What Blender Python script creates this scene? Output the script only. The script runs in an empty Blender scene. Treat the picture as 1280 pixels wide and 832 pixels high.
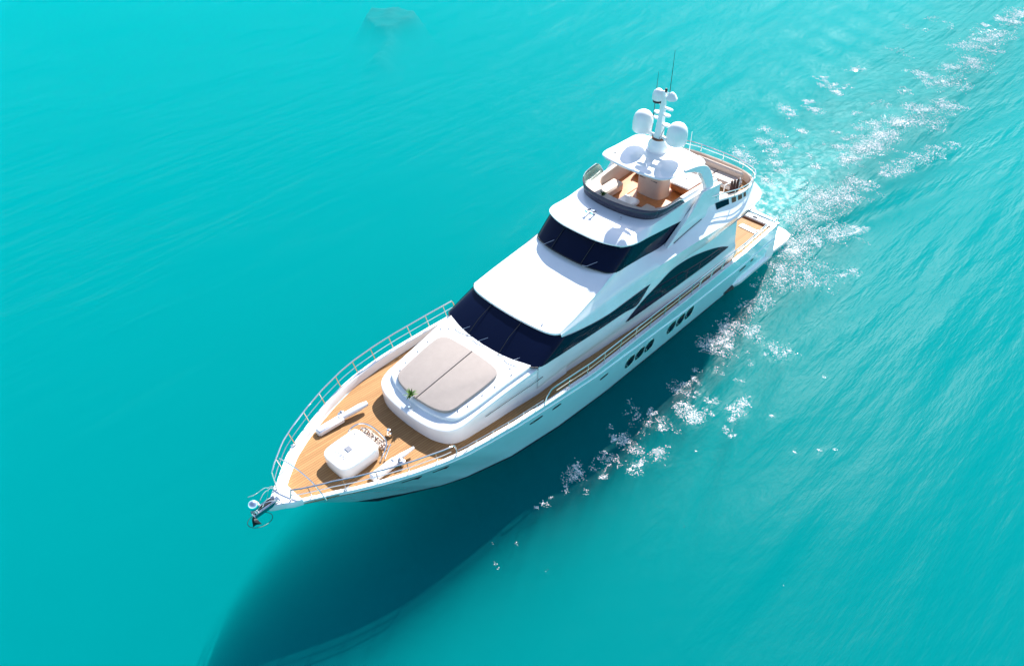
import bpy, bmesh, math, random
import numpy as np
from mathutils import Vector, Matrix
random.seed(7); rng = np.random.default_rng(11)
SC = bpy.context.scene; COL = SC.collection
# ------------------------------------------------------------------ camera
cam_d = bpy.data.cameras.new('camera'); cam = bpy.data.objects.new('camera', cam_d); COL.objects.link(cam)
cam_d.sensor_width = 36.0; cam_d.lens = 1025.42 / 1280 * 36.0; cam_d.clip_end = 20000; cam_d.clip_start = .2
_r = Vector((-0.68164417, 0.73167188, -0.00418094)); _d = Vector((0.48275994, 0.44544291, -0.75400494)); _f = Vector((-0.54982184, -0.51598147, -0.65685544))
M = Matrix((( _r.x, -_d.x, -_f.x, 21.4717), (_r.y, -_d.y, -_f.y, 17.2648), (_r.z, -_d.z, -_f.z, 25.7188), (0, 0, 0, 1)))
cam.matrix_world = M
SC.camera = cam
# ------------------------------------------------------------------ light
SUN_EL = math.radians(38.5); SUN_V = Vector((-.95, -.31, 0)).normalized()
w = bpy.data.worlds.new("World"); SC.world = w; w.use_nodes = True
nt = w.node_tree; bg = nt.nodes['Background']
sky = nt.nodes.new('ShaderNodeTexSky'); sky.sky_type = 'NISHITA'; sky.sun_disc = False
sky.sun_elevation = SUN_EL; sky.sun_rotation = math.atan2(SUN_V.x, SUN_V.y) % (2 * math.pi)
sky.altitude = 0; sky.air_density = 1.0; sky.dust_density = .6; sky.ozone_density = 1.0
nt.links.new(sky.outputs[0], bg.inputs[0]); bg.inputs[1].default_value = 0.10
sd = bpy.data.lights.new('sun', 'SUN'); sd.energy = 4.8; sd.angle = math.radians(.55); sd.color = (1.0, .96, .9)
so = bpy.data.objects.new('sun', sd); COL.objects.link(so)
to_sun = Vector((SUN_V.x * math.cos(SUN_EL), SUN_V.y * math.cos(SUN_EL), math.sin(SUN_EL)))
so.rotation_euler = to_sun.to_track_quat('Z', 'Y').to_euler(); so.location = (-40, -15, 40)
SC.view_settings.view_transform = 'Standard'; SC.view_settings.look = 'None'
SC.view_settings.gamma = 1; SC.view_settings.exposure = 1.25; SC.view_settings.use_curve_mapping = False
SC.cycles.use_denoising = True; SC.cycles.max_bounces = 8; SC.cycles.volume_bounces = 0; SC.cycles.diffuse_bounces = 4; SC.cycles.glossy_bounces = 4
SC.cycles.transparent_max_bounces = 12; SC.cycles.caustics_reflective = False; SC.cycles.sample_clamp_indirect = 6

# ------------------------------------------------------------------ materials
def mat(name, col, rough=.5, metal=0., spec=.5, ior=1.5, coat=0., alpha=1., var=0., vscale=3., bump=0., bscale=40., trans=0.):
    m = bpy.data.materials.new(name); m.use_nodes = True; n = m.node_tree; b = n.nodes['Principled BSDF']
    b.inputs['Base Color'].default_value = (*col, 1); b.inputs['Roughness'].default_value = rough
    b.inputs['Metallic'].default_value = metal; b.inputs['IOR'].default_value = ior
    b.inputs['Specular IOR Level'].default_value = spec; b.inputs['Coat Weight'].default_value = coat
    b.inputs['Coat Roughness'].default_value = .05; b.inputs['Alpha'].default_value = alpha
    b.inputs['Transmission Weight'].default_value = trans
    tc = n.nodes.new('ShaderNodeTexCoord')
    if var > 0:
        no = n.nodes.new('ShaderNodeTexNoise'); no.inputs['Scale'].default_value = vscale; no.inputs['Detail'].default_value = 5
        n.links.new(tc.outputs['Object'], no.inputs['Vector'])
        rp = n.nodes.new('ShaderNodeMapRange'); rp.inputs[1].default_value = .3; rp.inputs[2].default_value = .7
        rp.inputs[3].default_value = 1 - var; rp.inputs[4].default_value = 1 + var * .3
        n.links.new(no.outputs[0], rp.inputs[0])
        mx = n.nodes.new('ShaderNodeVectorMath'); mx.operation = 'SCALE'; mx.inputs[0].default_value = col
        n.links.new(rp.outputs[0], mx.inputs['Scale']); n.links.new(mx.outputs[0], b.inputs['Base Color'])
    if bump > 0:
        no = n.nodes.new('ShaderNodeTexNoise'); no.inputs['Scale'].default_value = bscale; no.inputs['Detail'].default_value = 4
        n.links.new(tc.outputs['Object'], no.inputs['Vector'])
        bp = n.nodes.new('ShaderNodeBump'); bp.inputs['Strength'].default_value = bump; bp.inputs['Distance'].default_value = .02
        n.links.new(no.outputs[0], bp.inputs['Height']); n.links.new(bp.outputs[0], b.inputs['Normal'])
    return m
WHITE = mat('white_gelcoat', (.80, .81, .82), .22, ior=1.6, coat=.6, var=.05, vscale=1.3)
HULLW = mat('bounce_tinted_hull', (.58, .95, 1.0), .16, ior=1.9, coat=1., var=.05, vscale=.7)  # aqua base colour stands in for water light bounced onto the white hull
GLASS = mat('tinted_glass', (.003, .006, .024), .05, ior=1.33, spec=.3)
SMOKE = mat('smoked_acrylic', (.05, .045, .075), .12, ior=1.4, alpha=.9)
PALEGL = mat('clear_tinted_acrylic', (.16, .19, .15), .06, ior=1.45, alpha=.6)
BLACK = mat('black_rubber', (.008, .008, .01), .4)
ANTIF = mat('antifouling_paint', (.006, .008, .02), .5, var=.3)
CUSH = mat('taupe_cushion', (.33, .285, .262), .85, var=.05, vscale=4, bump=.25, bscale=160)
CREAM = mat('cream_vinyl', (.56, .46, .39), .6, var=.04, bump=.15, bscale=60)
STEEL = mat('polished_steel', (.72, .71, .70), .16, metal=1.)
WSTEEL = mat('white_painted_metal', (.78, .78, .78), .3)
BROWN = mat('brown_upholstery', (.20, .075, .035), .7, var=.2, bump=.2)
TAN = mat('varnished_wood', (.50, .19, .06), .35, coat=.4, var=.2, vscale=6)
LEAF = mat('green_leaves', (.10, .22, .035), .5, var=.5, vscale=25)
POT = mat('white_ceramic', (.75, .75, .75), .3)
SOIL = mat('potting_soil', (.05, .03, .02), .9)
GREY = mat('grey_print', (.2, .21, .25), .6)
DARKT = mat('dark_brown_towel', (.07, .03, .025), .9, bump=.5, bscale=90)
LINEM = mat('dark_seam', (.03, .03, .035), .6)
CHROME = mat('chrome', (.85, .87, .9), .04, metal=1.)

def teak_material():
    m = bpy.data.materials.new('teak_planks'); m.use_nodes = True; n = m.node_tree; b = n.nodes['Principled BSDF']; L = n.links.new
    tc = n.nodes.new('ShaderNodeTexCoord'); sp = n.nodes.new('ShaderNodeSeparateXYZ'); L(tc.outputs['Object'], sp.inputs[0])
    def math_(op, a, b_=None, c_=None):
        q = n.nodes.new('ShaderNodeMath'); q.operation = op
        for i, v in enumerate((a, b_, c_)):
            if v is None: continue
            if isinstance(v, (int, float)): q.inputs[i].default_value = v
            else: L(v, q.inputs[i])
        return q.outputs[0]
    t = math_('DIVIDE', sp.outputs['Y'], .105); fr = math_('FRACT', t); fl = math_('FLOOR', t)
    d = math_('ABSOLUTE', math_('SUBTRACT', fr, .5)); caulk = math_('GREATER_THAN', d, .44)
    wn = n.nodes.new('ShaderNodeTexWhiteNoise'); wn.noise_dimensions = '2D'
    sx = math_('FLOOR', math_('ADD', math_('DIVIDE', sp.outputs['X'], 2.6), math_('MULTIPLY', fl, .37)))
    cb = n.nodes.new('ShaderNodeCombineXYZ'); L(fl, cb.inputs[0]); L(sx, cb.inputs[1]); L(cb.outputs[0], wn.inputs['Vector'])
    mp = n.nodes.new('ShaderNodeMapping'); mp.inputs['Scale'].default_value = (2, 40, 2); L(tc.outputs['Object'], mp.inputs[0])
    no = n.nodes.new('ShaderNodeTexNoise'); no.inputs['Scale'].default_value = 1.5; no.inputs['Detail'].default_value = 6; L(mp.outputs[0], no.inputs['Vector'])
    mixv = math_('ADD', math_('MULTIPLY', wn.outputs[0], .55), math_('MULTIPLY', no.outputs[0], .5))
    cr = n.nodes.new('ShaderNodeValToRGB'); cr.color_ramp.elements[0].color = (.29, .15, .058, 1); cr.color_ramp.elements[1].color = (.40, .225, .095, 1)
    L(mixv, cr.inputs[0])
    mx = n.nodes.new('ShaderNodeMix'); mx.data_type = 'RGBA'; L(math_('MULTIPLY', caulk, .8), mx.inputs['Factor']); L(cr.outputs[0], mx.inputs['A']); mx.inputs['B'].default_value = (.09, .035, .015, 1)
    L(mx.outputs['Result'], b.inputs['Base Color']); b.inputs['Roughness'].default_value = .7; b.inputs['Specular IOR Level'].default_value = .2
    return m
TEAK = teak_material()

# ------------------------------------------------------------------ mesh helpers
def link(name, me, m, parent=None, smooth=True, ang=38):
    o = bpy.data.objects.new(name, me); COL.objects.link(o)
    if m is not None: me.materials.append(m)
    if smooth:
        me.shade_smooth(); me.set_sharp_from_angle(angle=math.radians(ang))
    if parent is not None: o.parent = parent
    return o
class MB:
    def __init__(s): s.v = []; s.f = []
    def add(s, v, f):
        k = len(s.v); s.v += [tuple(map(float, p)) for p in v]; s.f += [tuple(i + k for i in q) for q in f]; return s
    def grid(s, rows, closed_v=False, closed_u=False):
        n = len(rows[0]); v = [p for r in rows for p in r]; f = []
        R = len(rows)
        for i in range(R if closed_u else R - 1):
            for j in range(n if closed_v else n - 1):
                a = i * n + j; b_ = i * n + (j + 1) % n; c_ = ((i + 1) % R) * n + (j + 1) % n; d = ((i + 1) % R) * n + j
                f.append((a, b_, c_, d))
        return s.add(v, f)
    def prism(s, outline, levels):
        """outline: [(x,y)] ccw; levels: [(inset, z or z(x,y))] lofted, both ends capped"""
        n = len(outline); rows = []
        P = np.array(outline, float)
        e = np.roll(P, -1, 0) - P; nn = np.stack([e[:, 1], -e[:, 0]], 1); nn /= (np.linalg.norm(nn, axis=1)[:, None] + 1e-9)
        vn = nn + np.roll(nn, 1, 0); vn /= (np.linalg.norm(vn, axis=1)[:, None] + 1e-9)
        area = .5 * np.sum(P[:, 0] * np.roll(P[:, 1], -1) - np.roll(P[:, 0], -1) * P[:, 1])
        if area < 0: vn = -vn
        for ins, z in levels:
            Q = P - vn * ins
            rows.append([(q[0], q[1], z(q[0], q[1]) if callable(z) else z) for q in Q])
        k = len(s.v); s.grid(rows, closed_v=True)
        s.f.append(tuple(k + i for i in range(n))[::-1]); s.f.append(tuple(k + (len(rows) - 1) * n + i for i in range(n)))
        return s
    def box(s, c, size, rz=0, bev=.02, ry=0):
        hx, hy, hz = [a / 2 for a in size]; b_ = min(bev, hx * .9, hy * .9, hz * .9)
        o = [(hx, -hy + b_), (hx, hy - b_), (hx - b_, hy), (-hx + b_, hy), (-hx, hy - b_), (-hx, -hy + b_), (-hx + b_, -hy), (hx - b_, -hy)]
        t = MB().prism(o, [(b_, -hz), (0, -hz + b_), (0, hz - b_), (b_, hz)])
        R = Matrix.Rotation(rz, 3, 'Z') @ Matrix.Rotation(ry, 3, 'Y')
        return s.add([tuple(R @ Vector(p) + Vector(c)) for p in t.v], t.f)
    def tube(s, path, r, n=8, closed=False):
        P = [Vector(p) for p in path]; N = len(P); rows = []
        rr = r if isinstance(r, (list, tuple)) else [r] * N
        up = None
        for i, p in enumerate(P):
            a = P[(i - 1) % N] if (closed or i > 0) else p; b_ = P[(i + 1) % N] if (closed or i < N - 1) else p
            t = (b_ - a).normalized()
            if up is None: up = Vector((0, 0, 1)) if abs(t.z) < .9 else Vector((1, 0, 0))
            x = t.cross(up); x = x.normalized() if x.length > 1e-5 else Vector((1, 0, 0)); up = x.cross(t).normalized()
            rows.append([tuple(p + (x * math.cos(2 * math.pi * k / n) + up * math.sin(2 * math.pi * k / n)) * rr[i]) for k in range(n)])
        k = len(s.v); s.grid(rows, closed_v=True, closed_u=closed)
        if not closed:
            s.f.append(tuple(k + i for i in range(n))); s.f.append(tuple(k + (N - 1) * n + i for i in range(n))[::-1])
        return s
    def lathe(s, prof, c=(0, 0, 0), n=24, sx=1, sy=1, R=None):
        rows = []
        for r, z in prof:
            row = [Vector((r * sx * math.cos(2 * math.pi * k / n), r * sy * math.sin(2 * math.pi * k / n), z)) for k in range(n)]
            if R is not None: row = [R @ p for p in row]
            rows.append([tuple(p + Vector(c)) for p in row])
        k = len(s.v); s.grid(rows, closed_v=True)
        s.f.append(tuple(k + i for i in range(n))[::-1]); s.f.append(tuple(k + (len(rows) - 1) * n + i for i in range(n)))
        return s
    def build(s, name, m, parent=None, smooth=True, ang=38):
        me = bpy.data.meshes.new(name); me.from_pydata(s.v, [], s.f); me.validate()
        bm = bmesh.new(); bm.from_mesh(me); bmesh.ops.remove_doubles(bm, verts=bm.verts, dist=.0004)
        bmesh.ops.recalc_face_normals(bm, faces=bm.faces); bm.to_mesh(me); bm.free()
        return link(name, me, m, parent, smooth, ang)
def solid(o, t, off=-1):
    md = o.modifiers.new('thickness', 'SOLIDIFY'); md.thickness = t; md.offset = off; return o
def thing(name, label, cat, loc=(0, 0, 0), group=None, rz=0):
    o = bpy.data.objects.new(name, None); COL.objects.link(o); o.location = loc; o.rotation_euler = (0, 0, rz)
    o['label'] = label; o['category'] = cat
    if group: o['group'] = group
    return o
def spline(pts, n=8, closed=False):
    """Catmull-Rom through points (any dimension)"""
    P = [np.array(p, float) for p in pts]; N = len(P); out = []
    for i in range(N if closed else N - 1):
        p1, p2 = P[i], P[(i + 1) % N]
        p0 = P[i - 1] if (closed or i > 0) else 2 * p1 - p2
        p3 = P[(i + 2) % N] if (closed or i < N - 2) else 2 * p2 - p1
        d0, d1, d2 = [max(np.linalg.norm(b_ - a) ** .5, 1e-4) for a, b_ in ((p0, p1), (p1, p2), (p2, p3))]
        m1 = (p2 - p1) / d1 * 1.0; m2 = m1.copy()
        m1 = (p1 - p0) / d0 - (p2 - p0) / (d0 + d1) + (p2 - p1) / d1
        m2 = (p2 - p1) / d1 - (p3 - p1) / (d1 + d2) + (p3 - p2) / d2
        m1 *= d1; m2 *= d1
        for k in range(n):
            t = k / n; h = (2*t**3-3*t**2+1, t**3-2*t**2+t, -2*t**3+3*t**2, t**3-t**2)
            out.append(tuple(h[0]*p1 + h[1]*m1 + h[2]*p2 + h[3]*m2))
    if not closed: out.append(tuple(P[-1]))
    return out
def mirror_outline(half):
    """half outline from front centre (y=0) to aft centre (y=0) on port side -> closed outline"""
    return list(half) + [(p[0], -p[1]) for p in half[-2:0:-1]]
def mir(row):  # port half row from centre or edge -> full row ordered port..starboard
    return list(row)
def I(x, xs, ys): return float(np.interp(x, xs, ys))
CL = [(-18.0,2.2,0.61,260),(-19.4,2.5,0.61,300),(-21.2,2.1,0.72,380),(-21.5,2.9,0.63,300),(-22.5,3.4,0.45,200),(-23.9,2.9,0.55,220),(-24.5,3.6,0.33,90),(-26.4,1.3,0.38,260),(-28.1,1.3,0.55,360),(-29.4,1.6,0.59,420),(-31.1,1.6,0.60,420),(-33.3,1.5,0.62,360),(-32.2,0.3,0.41,120),(-36.4,1.4,0.53,220),(-38.2,-0.2,0.33,50),(-42.2,-0.5,0.50,160),(-41.4,1.0,0.63,240),(-44.6,0.8,0.58,150),(-47.0,1.3,0.59,160),(-50.0,0.2,0.73,240),(-52.0,0.5,0.74,240),(-53.9,0.8,0.75,260),(-57.2,0.9,0.64,200),(-60.4,0.6,0.66,200),(-42.5,2.1,0.67,120),(-46.1,2.1,0.69,120),(-50.1,1.6,0.60,100),(-57.8,-0.1,0.39,70),(-55.0,-0.6,0.30,50),(-37.6,2.7,0.59,160),(-38.4,3.2,0.53,120),(-35.6,2.6,0.63,140),(-34.6,3.5,0.51,80),(-34.2,2.4,0.52,120),(-35.2,-0.7,0.43,30),(-32.9,-1.4,0.25,25),(-29.3,-1.0,0.24,25),(-27.5,0.1,0.30,60),(-30.8,0.0,0.41,40),(-29.1,0.0,0.30,40),(-52.3,-2.1,0.50,15),(-59.1,0.3,0.52,60),(-27.1,3.8,0.38,110),(-28.2,4.1,0.42,100),(-29.6,4.5,0.48,130),(-31.2,4.8,0.43,100),(-32.9,5.3,0.30,60),(-26.4,3.7,0.28,70),(-27.2,4.3,0.19,30),(-17.3,3.9,0.42,90),(-18.3,4.3,0.34,90),(-19.0,4.9,0.34,110),(-19.8,5.3,0.26,60),(-17.6,3.1,0.20,25),(-16.0,3.3,0.50,260),(-15.0,3.5,0.41,200),(-16.6,4.5,0.20,20),(-22.7,-3.9,0.49,190),(-22.8,-4.4,0.20,40),(-22.0,-3.3,0.29,90),(-26.6,-4.6,0.25,60),(-25.1,-3.8,0.30,120),(-24.3,-2.8,0.29,110),(-23.0,-1.9,0.29,110),(-25.6,-2.5,0.30,60),(-22.2,-1.1,0.26,60),(-20.7,-1.0,0.26,70),(-30.3,-5.2,0.32,90),(-29.8,-4.4,0.29,80),(-28.0,-2.8,0.28,90),(-32.3,-4.5,0.28,90),(-31.5,-3.6,0.34,120),(-36.8,-5.7,0.27,60),(-35.9,-4.7,0.40,130),(-35.0,-3.8,0.35,110),(-36.4,-3.8,0.31,40),(-39.8,-4.4,0.42,80),(-45.5,-3.8,0.72,35),(-50.5,-5.0,0.76,20),(-54.0,-4.3,0.52,30),(-25.2,-0.6,0.23,25),(-24.2,0.3,0.28,60),(-26.5,-3.4,0.40,20),(4.4,4.7,0.22,90),(4.6,4.8,0.25,60),(5.4,4.9,0.11,16),(6.4,4.8,0.11,14),(6.8,4.7,0.05,12),(6.0,4.8,0.04,4),(2.9,5.2,0.18,60),(3.4,5.2,0.25,30),(3.8,5.6,0.12,30),(1.8,5.0,0.26,130),(2.0,4.8,0.08,30),(1.8,5.7,0.32,70),(1.4,6.6,0.20,80),(0.8,6.7,0.06,5),(2.6,6.2,0.28,50),(2.3,6.4,0.10,30),(0.2,4.7,0.27,40),(-0.3,5.0,0.16,50),(0.9,4.9,0.40,25),(-0.1,5.8,0.26,70),(0.1,5.7,0.11,30),(-1.6,5.8,0.19,80),(-1.3,6.2,0.27,130),(-1.1,6.6,0.21,80),(-1.5,6.6,0.24,80),(-2.6,6.6,0.16,40),(-2.0,7.0,0.08,14),(-2.9,7.6,0.24,110),(-3.6,7.6,0.19,60),(-2.3,7.8,0.11,30),(-1.5,8.2,0.07,22),(-1.7,7.8,0.05,6),(-2.4,5.0,0.30,110),(-3.0,5.1,0.14,20),(-2.7,5.9,0.14,16),(-3.2,5.5,0.14,14),(-3.9,4.9,0.17,14),(-3.4,5.1,0.08,12),(-4.3,5.6,0.14,16),(-4.6,6.7,0.10,12),(-6.0,6.5,0.09,12),(-6.5,6.0,0.03,3),(-7.8,5.5,0.30,110),(-7.4,7.0,0.32,60),(-7.0,6.7,0.07,8),(-7.7,7.3,0.12,25),(-6.2,4.5,0.37,150),(-7.1,4.5,0.27,110),(-5.5,4.4,0.23,60),(-5.6,5.1,0.14,20),(-6.3,5.2,0.15,40),(-7.6,4.3,0.18,60),(-7.3,9.4,0.04,8),(-3.6,8.9,0.07,9),(-2.5,10.6,0.04,6),(-3.3,11.3,0.05,8),(-3.8,11.7,0.04,6),(0.2,7.6,0.03,3),(1.7,7.1,0.01,1),(4.8,5.6,0.07,8),(8.5,5.2,0.06,4),(9.7,5.3,0.07,4),(8.6,6.8,0.01,1),(3.6,9.3,0.01,1),(9.1,4.5,0.03,1),(-6.5,4.8,0.45,90),(-8.0,4.7,0.46,90),(-9.5,4.5,0.47,110),(-10.7,4.4,0.40,110),(-12.1,4.1,0.49,120),(-12.6,4.7,0.41,110),(-13.4,5.2,0.49,120),(-14.3,5.8,0.58,130),(-15.2,6.5,0.33,60),(-15.7,6.7,0.21,25),(-13.2,4.0,0.42,90),(-14.4,4.5,0.42,70),(-13.4,3.4,0.38,80),(-14.7,3.6,0.38,80),(-15.6,3.8,0.43,110),(-17.0,4.0,0.52,110),(-18.2,4.6,0.53,110),(-19.1,5.2,0.44,70),(-19.6,5.3,0.22,30),(-5.7,5.2,0.37,60),(-5.8,4.4,0.30,40),(-7.9,5.4,0.23,30),(-1.6,8.0,0.13,14),(-2.7,7.4,0.14,12),(-7.4,7.0,0.37,36),(3.3,13.3,0.03,1)]
# ================================================================== WATER
def hfun(x, y):
    h = np.zeros_like(x)
    r2 = np.random.default_rng(3)
    for i in range(16):
        wl = 1.1 * 1.28 ** (i * .6) * r2.uniform(.9, 1.1); th = math.radians(92) + r2.normal(0, .30)
        k = 2 * math.pi / wl; h += .0030 * wl ** .9 * np.sin(k * (x * math.cos(th) + y * math.sin(th)) + r2.uniform(0, 6.28))
    d = -x - 9.0   # distance behind the stern quarter
    dd = np.clip(d, .01, None)
    for sd in (1, -1):
        off = sd * y - 2.2 - .17 * dd                    # distance outside the wake arm
        env = np.exp(-(off / (1.0 + .085 * dd)) ** 2) * np.clip(d / 8, 0, 1) * np.exp(-dd / 70)
        nx, ny = ((.36, .93) if sd == 1 else (.89, -.45))
        h += (.11 if sd == 1 else .08) * env * np.sin(2 * math.pi * (x * nx + y * ny) / (2.6 if sd == 1 else 3.2) + 1.3 * np.sin(x * .11 + y * .2) + .5 * np.sin(x * .43))
        # bow wave arm alongside the hull
        d2 = np.clip(9.5 - x, 0, None); off2 = sd * y - (1.2 + 2.3 * np.clip(d2 / 9, 0, 1) + .23 * d2)
        env2 = np.exp(-(off2 / (.6 + .05 * d2)) ** 2) * np.exp(-d2 / 40) * np.clip(d2 / 2, 0, 1)
        h += .03 * env2 * np.sin(2 * math.pi * off2 / 1.9 + .5 * np.sin(x * .9))
    tw = np.exp(-(y / (2.2 + .07 * dd)) ** 2) * np.clip((d - 4) / 2, 0, 1) * np.exp(-dd / 40)
    h += .02 * tw * (np.sin(3.1 * x + 2.2 * y) + np.sin(-2.3 * x + 3.7 * y + 1))
    return h
def axis(lo, hi, step, far):
    a = list(np.arange(lo, hi, step)); s = step; p = hi
    while p < far: a.append(p); s *= 1.35; p += s
    s = step; p = lo; b_ = []
    while p > -far: s *= 1.35; p -= s; b_.append(p)
    return np.array(b_[::-1] + a)
ax = axis(-74, 26, .28, 6000.); ay = axis(-76, 28, .28, 6000.)
XX, YY = np.meshgrid(ax, ay, indexing='ij')
fade = np.clip((140 - np.hypot(XX + 20, YY + 20)) / 60, 0, 1)
ZZ = hfun(XX, YY) * fade
def grid_mesh(name, X, Y, Z):
    nx, ny = X.shape; v = np.stack([X, Y, Z], -1).reshape(-1, 3)
    i = np.arange(nx * ny).reshape(nx, ny)
    q = np.stack([i[:-1, :-1], i[1:, :-1], i[1:, 1:], i[:-1, 1:]], -1).reshape(-1, 4)
    me = bpy.data.meshes.new(name); me.vertices.add(len(v)); me.vertices.foreach_set('co', v.ravel())
    me.loops.add(q.size); me.loops.foreach_set('vertex_index', q.ravel()); me.polygons.add(len(q))
    me.polygons.foreach_set('loop_start', np.arange(0, q.size, 4)); me.polygons.foreach_set('loop_total', np.full(len(q), 4))
    me.update(); me.validate(); me.shade_smooth(); return me
wme = grid_mesh('water', XX, YY, ZZ)
# aerated wake strength (real foam and bubbles in the water)
d = np.clip(-XX - 12.5, 0, None); nzz = .5 * np.sin(XX * .9 + np.sin(YY * 1.3)) + .5 * np.sin(YY * 1.7 + .8 * np.sin(XX * .5))
aer = np.exp(-(np.abs(YY + .2) / (2.6 + .085 * d)) ** 3) * np.clip((d) / 1.5, 0, 1) * (.35 + .65 * np.exp(-d / 14)) * (1 + .15 * nzz)
churn = np.exp(-(np.abs(YY + .3) / (2.3 + .02 * d)) ** 4) * np.clip(d / 2.0 - .8, 0, 1) * np.exp(-np.clip(d - 4, 0, None) / 7)
gli = np.zeros_like(XX)
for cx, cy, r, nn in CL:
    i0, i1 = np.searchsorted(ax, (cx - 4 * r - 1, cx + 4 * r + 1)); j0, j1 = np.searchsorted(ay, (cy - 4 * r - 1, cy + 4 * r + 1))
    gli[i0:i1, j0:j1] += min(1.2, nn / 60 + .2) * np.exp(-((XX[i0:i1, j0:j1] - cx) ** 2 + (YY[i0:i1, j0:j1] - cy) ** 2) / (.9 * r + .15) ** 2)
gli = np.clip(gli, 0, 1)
ruf = .34 + .75 * np.clip((np.hypot(XX - 20, YY - 16) - 26) / 38, 0, 1)   # wind ruffles the open water farther out
for nm, arr in (('aeration', aer), ('churn', churn), ('glint', gli), ('ruffle', ruf)):
    at = wme.attributes.new(nm, 'FLOAT', 'POINT'); at.data.foreach_set('value', arr.ravel().astype(np.float32))
def water_material():
    m = bpy.data.materials.new('sea_surface'); m.use_nodes = True; n = m.node_tree; n.nodes.clear(); L = n.links.new
    N = n.nodes.new
    out = N('ShaderNodeOutputMaterial'); tc = N('ShaderNodeTexCoord')
    mp = N('ShaderNodeMapping'); mp.inputs['Rotation'].default_value = (0, 0, math.radians(-28)); mp.inputs['Scale'].default_value = (.5, 1.5, 1); L(tc.outputs['Object'], mp.inputs[0])
    def noise(sc, det, vec=None, rough=.55):
        q = N('ShaderNodeTexNoise'); q.inputs['Scale'].default_value = sc; q.inputs['Detail'].default_value = det; q.inputs['Roughness'].default_value = rough
        L(vec or mp.outputs[0], q.inputs['Vector']); return q.outputs[0]
    def mth(op, a, b_=None):
        q = N('ShaderNodeMath'); q.operation = op
        for i, v in enumerate((a, b_)):
            if v is None: continue
            if isinstance(v, (int, float)): q.inputs[i].default_value = v
            else: L(v, q.inputs[i])
        return q.outputs[0]
    a1 = noise(1.5, 6); a2 = noise(5.5, 4)
    big = noise(.11, 2, tc.outputs['Object'])
    mp2 = N('ShaderNodeMapping'); mp2.inputs['Rotation'].default_value = (0, 0, math.radians(4)); mp2.inputs['Scale'].default_value = (.16, 1.0, 1); L(tc.outputs['Object'], mp2.inputs[0])
    a0 = noise(.75, 5, mp2.outputs[0], .6)
    hgt = mth('ADD', mth('ADD', mth('MULTIPLY', a1, .42), mth('MULTIPLY', a2, .13)), mth('MULTIPLY', a0, 1.6))
    bp = N('ShaderNodeBump'); bp.inputs['Distance'].default_value = .80; L(hgt, bp.inputs['Height'])
    st = N('ShaderNodeMapRange'); st.inputs[1].default_value = .35; st.inputs[2].default_value = .65; st.inputs[3].default_value = .55; st.inputs[4].default_value = 1.0; L(big, st.inputs[0]); gb = N('ShaderNodeAttribute'); gb.attribute_name = 'glint'; rf = N('ShaderNodeAttribute'); rf.attribute_name = 'ruffle'; L(mth('ADD', mth('MULTIPLY', st.outputs[0], rf.outputs['Fac']), mth('MULTIPLY', gb.outputs['Fac'], .6)), bp.inputs['Strength'])
    ae = N('ShaderNodeAttribute'); ae.attribute_name = 'aeration'; ch = N('ShaderNodeAttribute'); ch.attribute_name = 'churn'
    # colour of the light-scattering water
    cm = N('ShaderNodeMix'); cm.data_type = 'RGBA'; cm.inputs['A'].default_value = (*WCOL, 1); cm.inputs['B'].default_value = (.15, .60, .58, 1)
    an = noise(1.3, 5, tc.outputs['Object']); L(mth('MULTIPLY', ae.outputs['Fac'], mth('ADD', mth('MULTIPLY', an, .9), .15)), cm.inputs['Factor'])
    # churned foam
    fn = noise(2.2, 8, tc.outputs['Object'], .7); fr = N('ShaderNodeMapRange'); fr.inputs[1].default_value = .46; fr.inputs[2].default_value = .60; L(fn, fr.inputs[0])
    fo = mth('MULTIPLY', fr.outputs[0], ch.outputs['Fac']); cf = N('ShaderNodeMix'); cf.data_type = 'RGBA'; L(fo, cf.inputs['Factor']); L(cm.outputs['Result'], cf.inputs['A']); cf.inputs['B'].default_value = (.72, .86, .84, 1)
    df = N('ShaderNodeBsdfDiffuse'); L(cf.outputs['Result'], df.inputs[0]); L(bp.outputs[0], df.inputs['Normal'])
    tr = N('ShaderNodeBsdfTransparent'); tr.inputs[0].default_value = (.96, 1, 1, 1)
    m1 = N('ShaderNodeMixShader'); L(tr.outputs[0], m1.inputs[1]); L(df.outputs[0], m1.inputs[2])
    tb = mth('MAXIMUM', mth('ADD', TURB, mth('MULTIPLY', ae.outputs['Fac'], .5)), fo); L(mth('MINIMUM', tb, 1.), m1.inputs[0])
    gl = N('ShaderNodeBsdfGlossy'); ga = N('ShaderNodeAttribute'); ga.attribute_name = 'glint'; gr = N('ShaderNodeMapRange'); gr.inputs[3].default_value = WROUGH; gr.inputs[4].default_value = .14; L(ga.outputs['Fac'], gr.inputs[0]); L(gr.outputs[0], gl.inputs['Roughness']); bp3 = N('ShaderNodeBump'); bp3.inputs['Distance'].default_value = .16; L(mth('ADD', mth('MULTIPLY', rf.outputs['Fac'], .8), mth('MULTIPLY', ga.outputs['Fac'], 1.6)), bp3.inputs['Strength']); L(hgt, bp3.inputs['Height']); L(bp3.outputs[0], gl.inputs['Normal'])
    fz = N('ShaderNodeFresnel'); fz.inputs['IOR'].default_value = 1.33; L(bp.outputs[0], fz.inputs['Normal'])
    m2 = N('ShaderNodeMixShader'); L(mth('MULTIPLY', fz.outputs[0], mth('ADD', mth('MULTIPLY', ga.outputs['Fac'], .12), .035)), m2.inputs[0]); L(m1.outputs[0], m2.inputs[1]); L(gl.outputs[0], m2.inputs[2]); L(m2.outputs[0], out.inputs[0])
    return m
WCOL = (.0, .19, .20); TURB = .10; WROUGH = .33
wo = link('water', wme, water_material(), None, smooth=False); wo['kind'] = 'structure'
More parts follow.
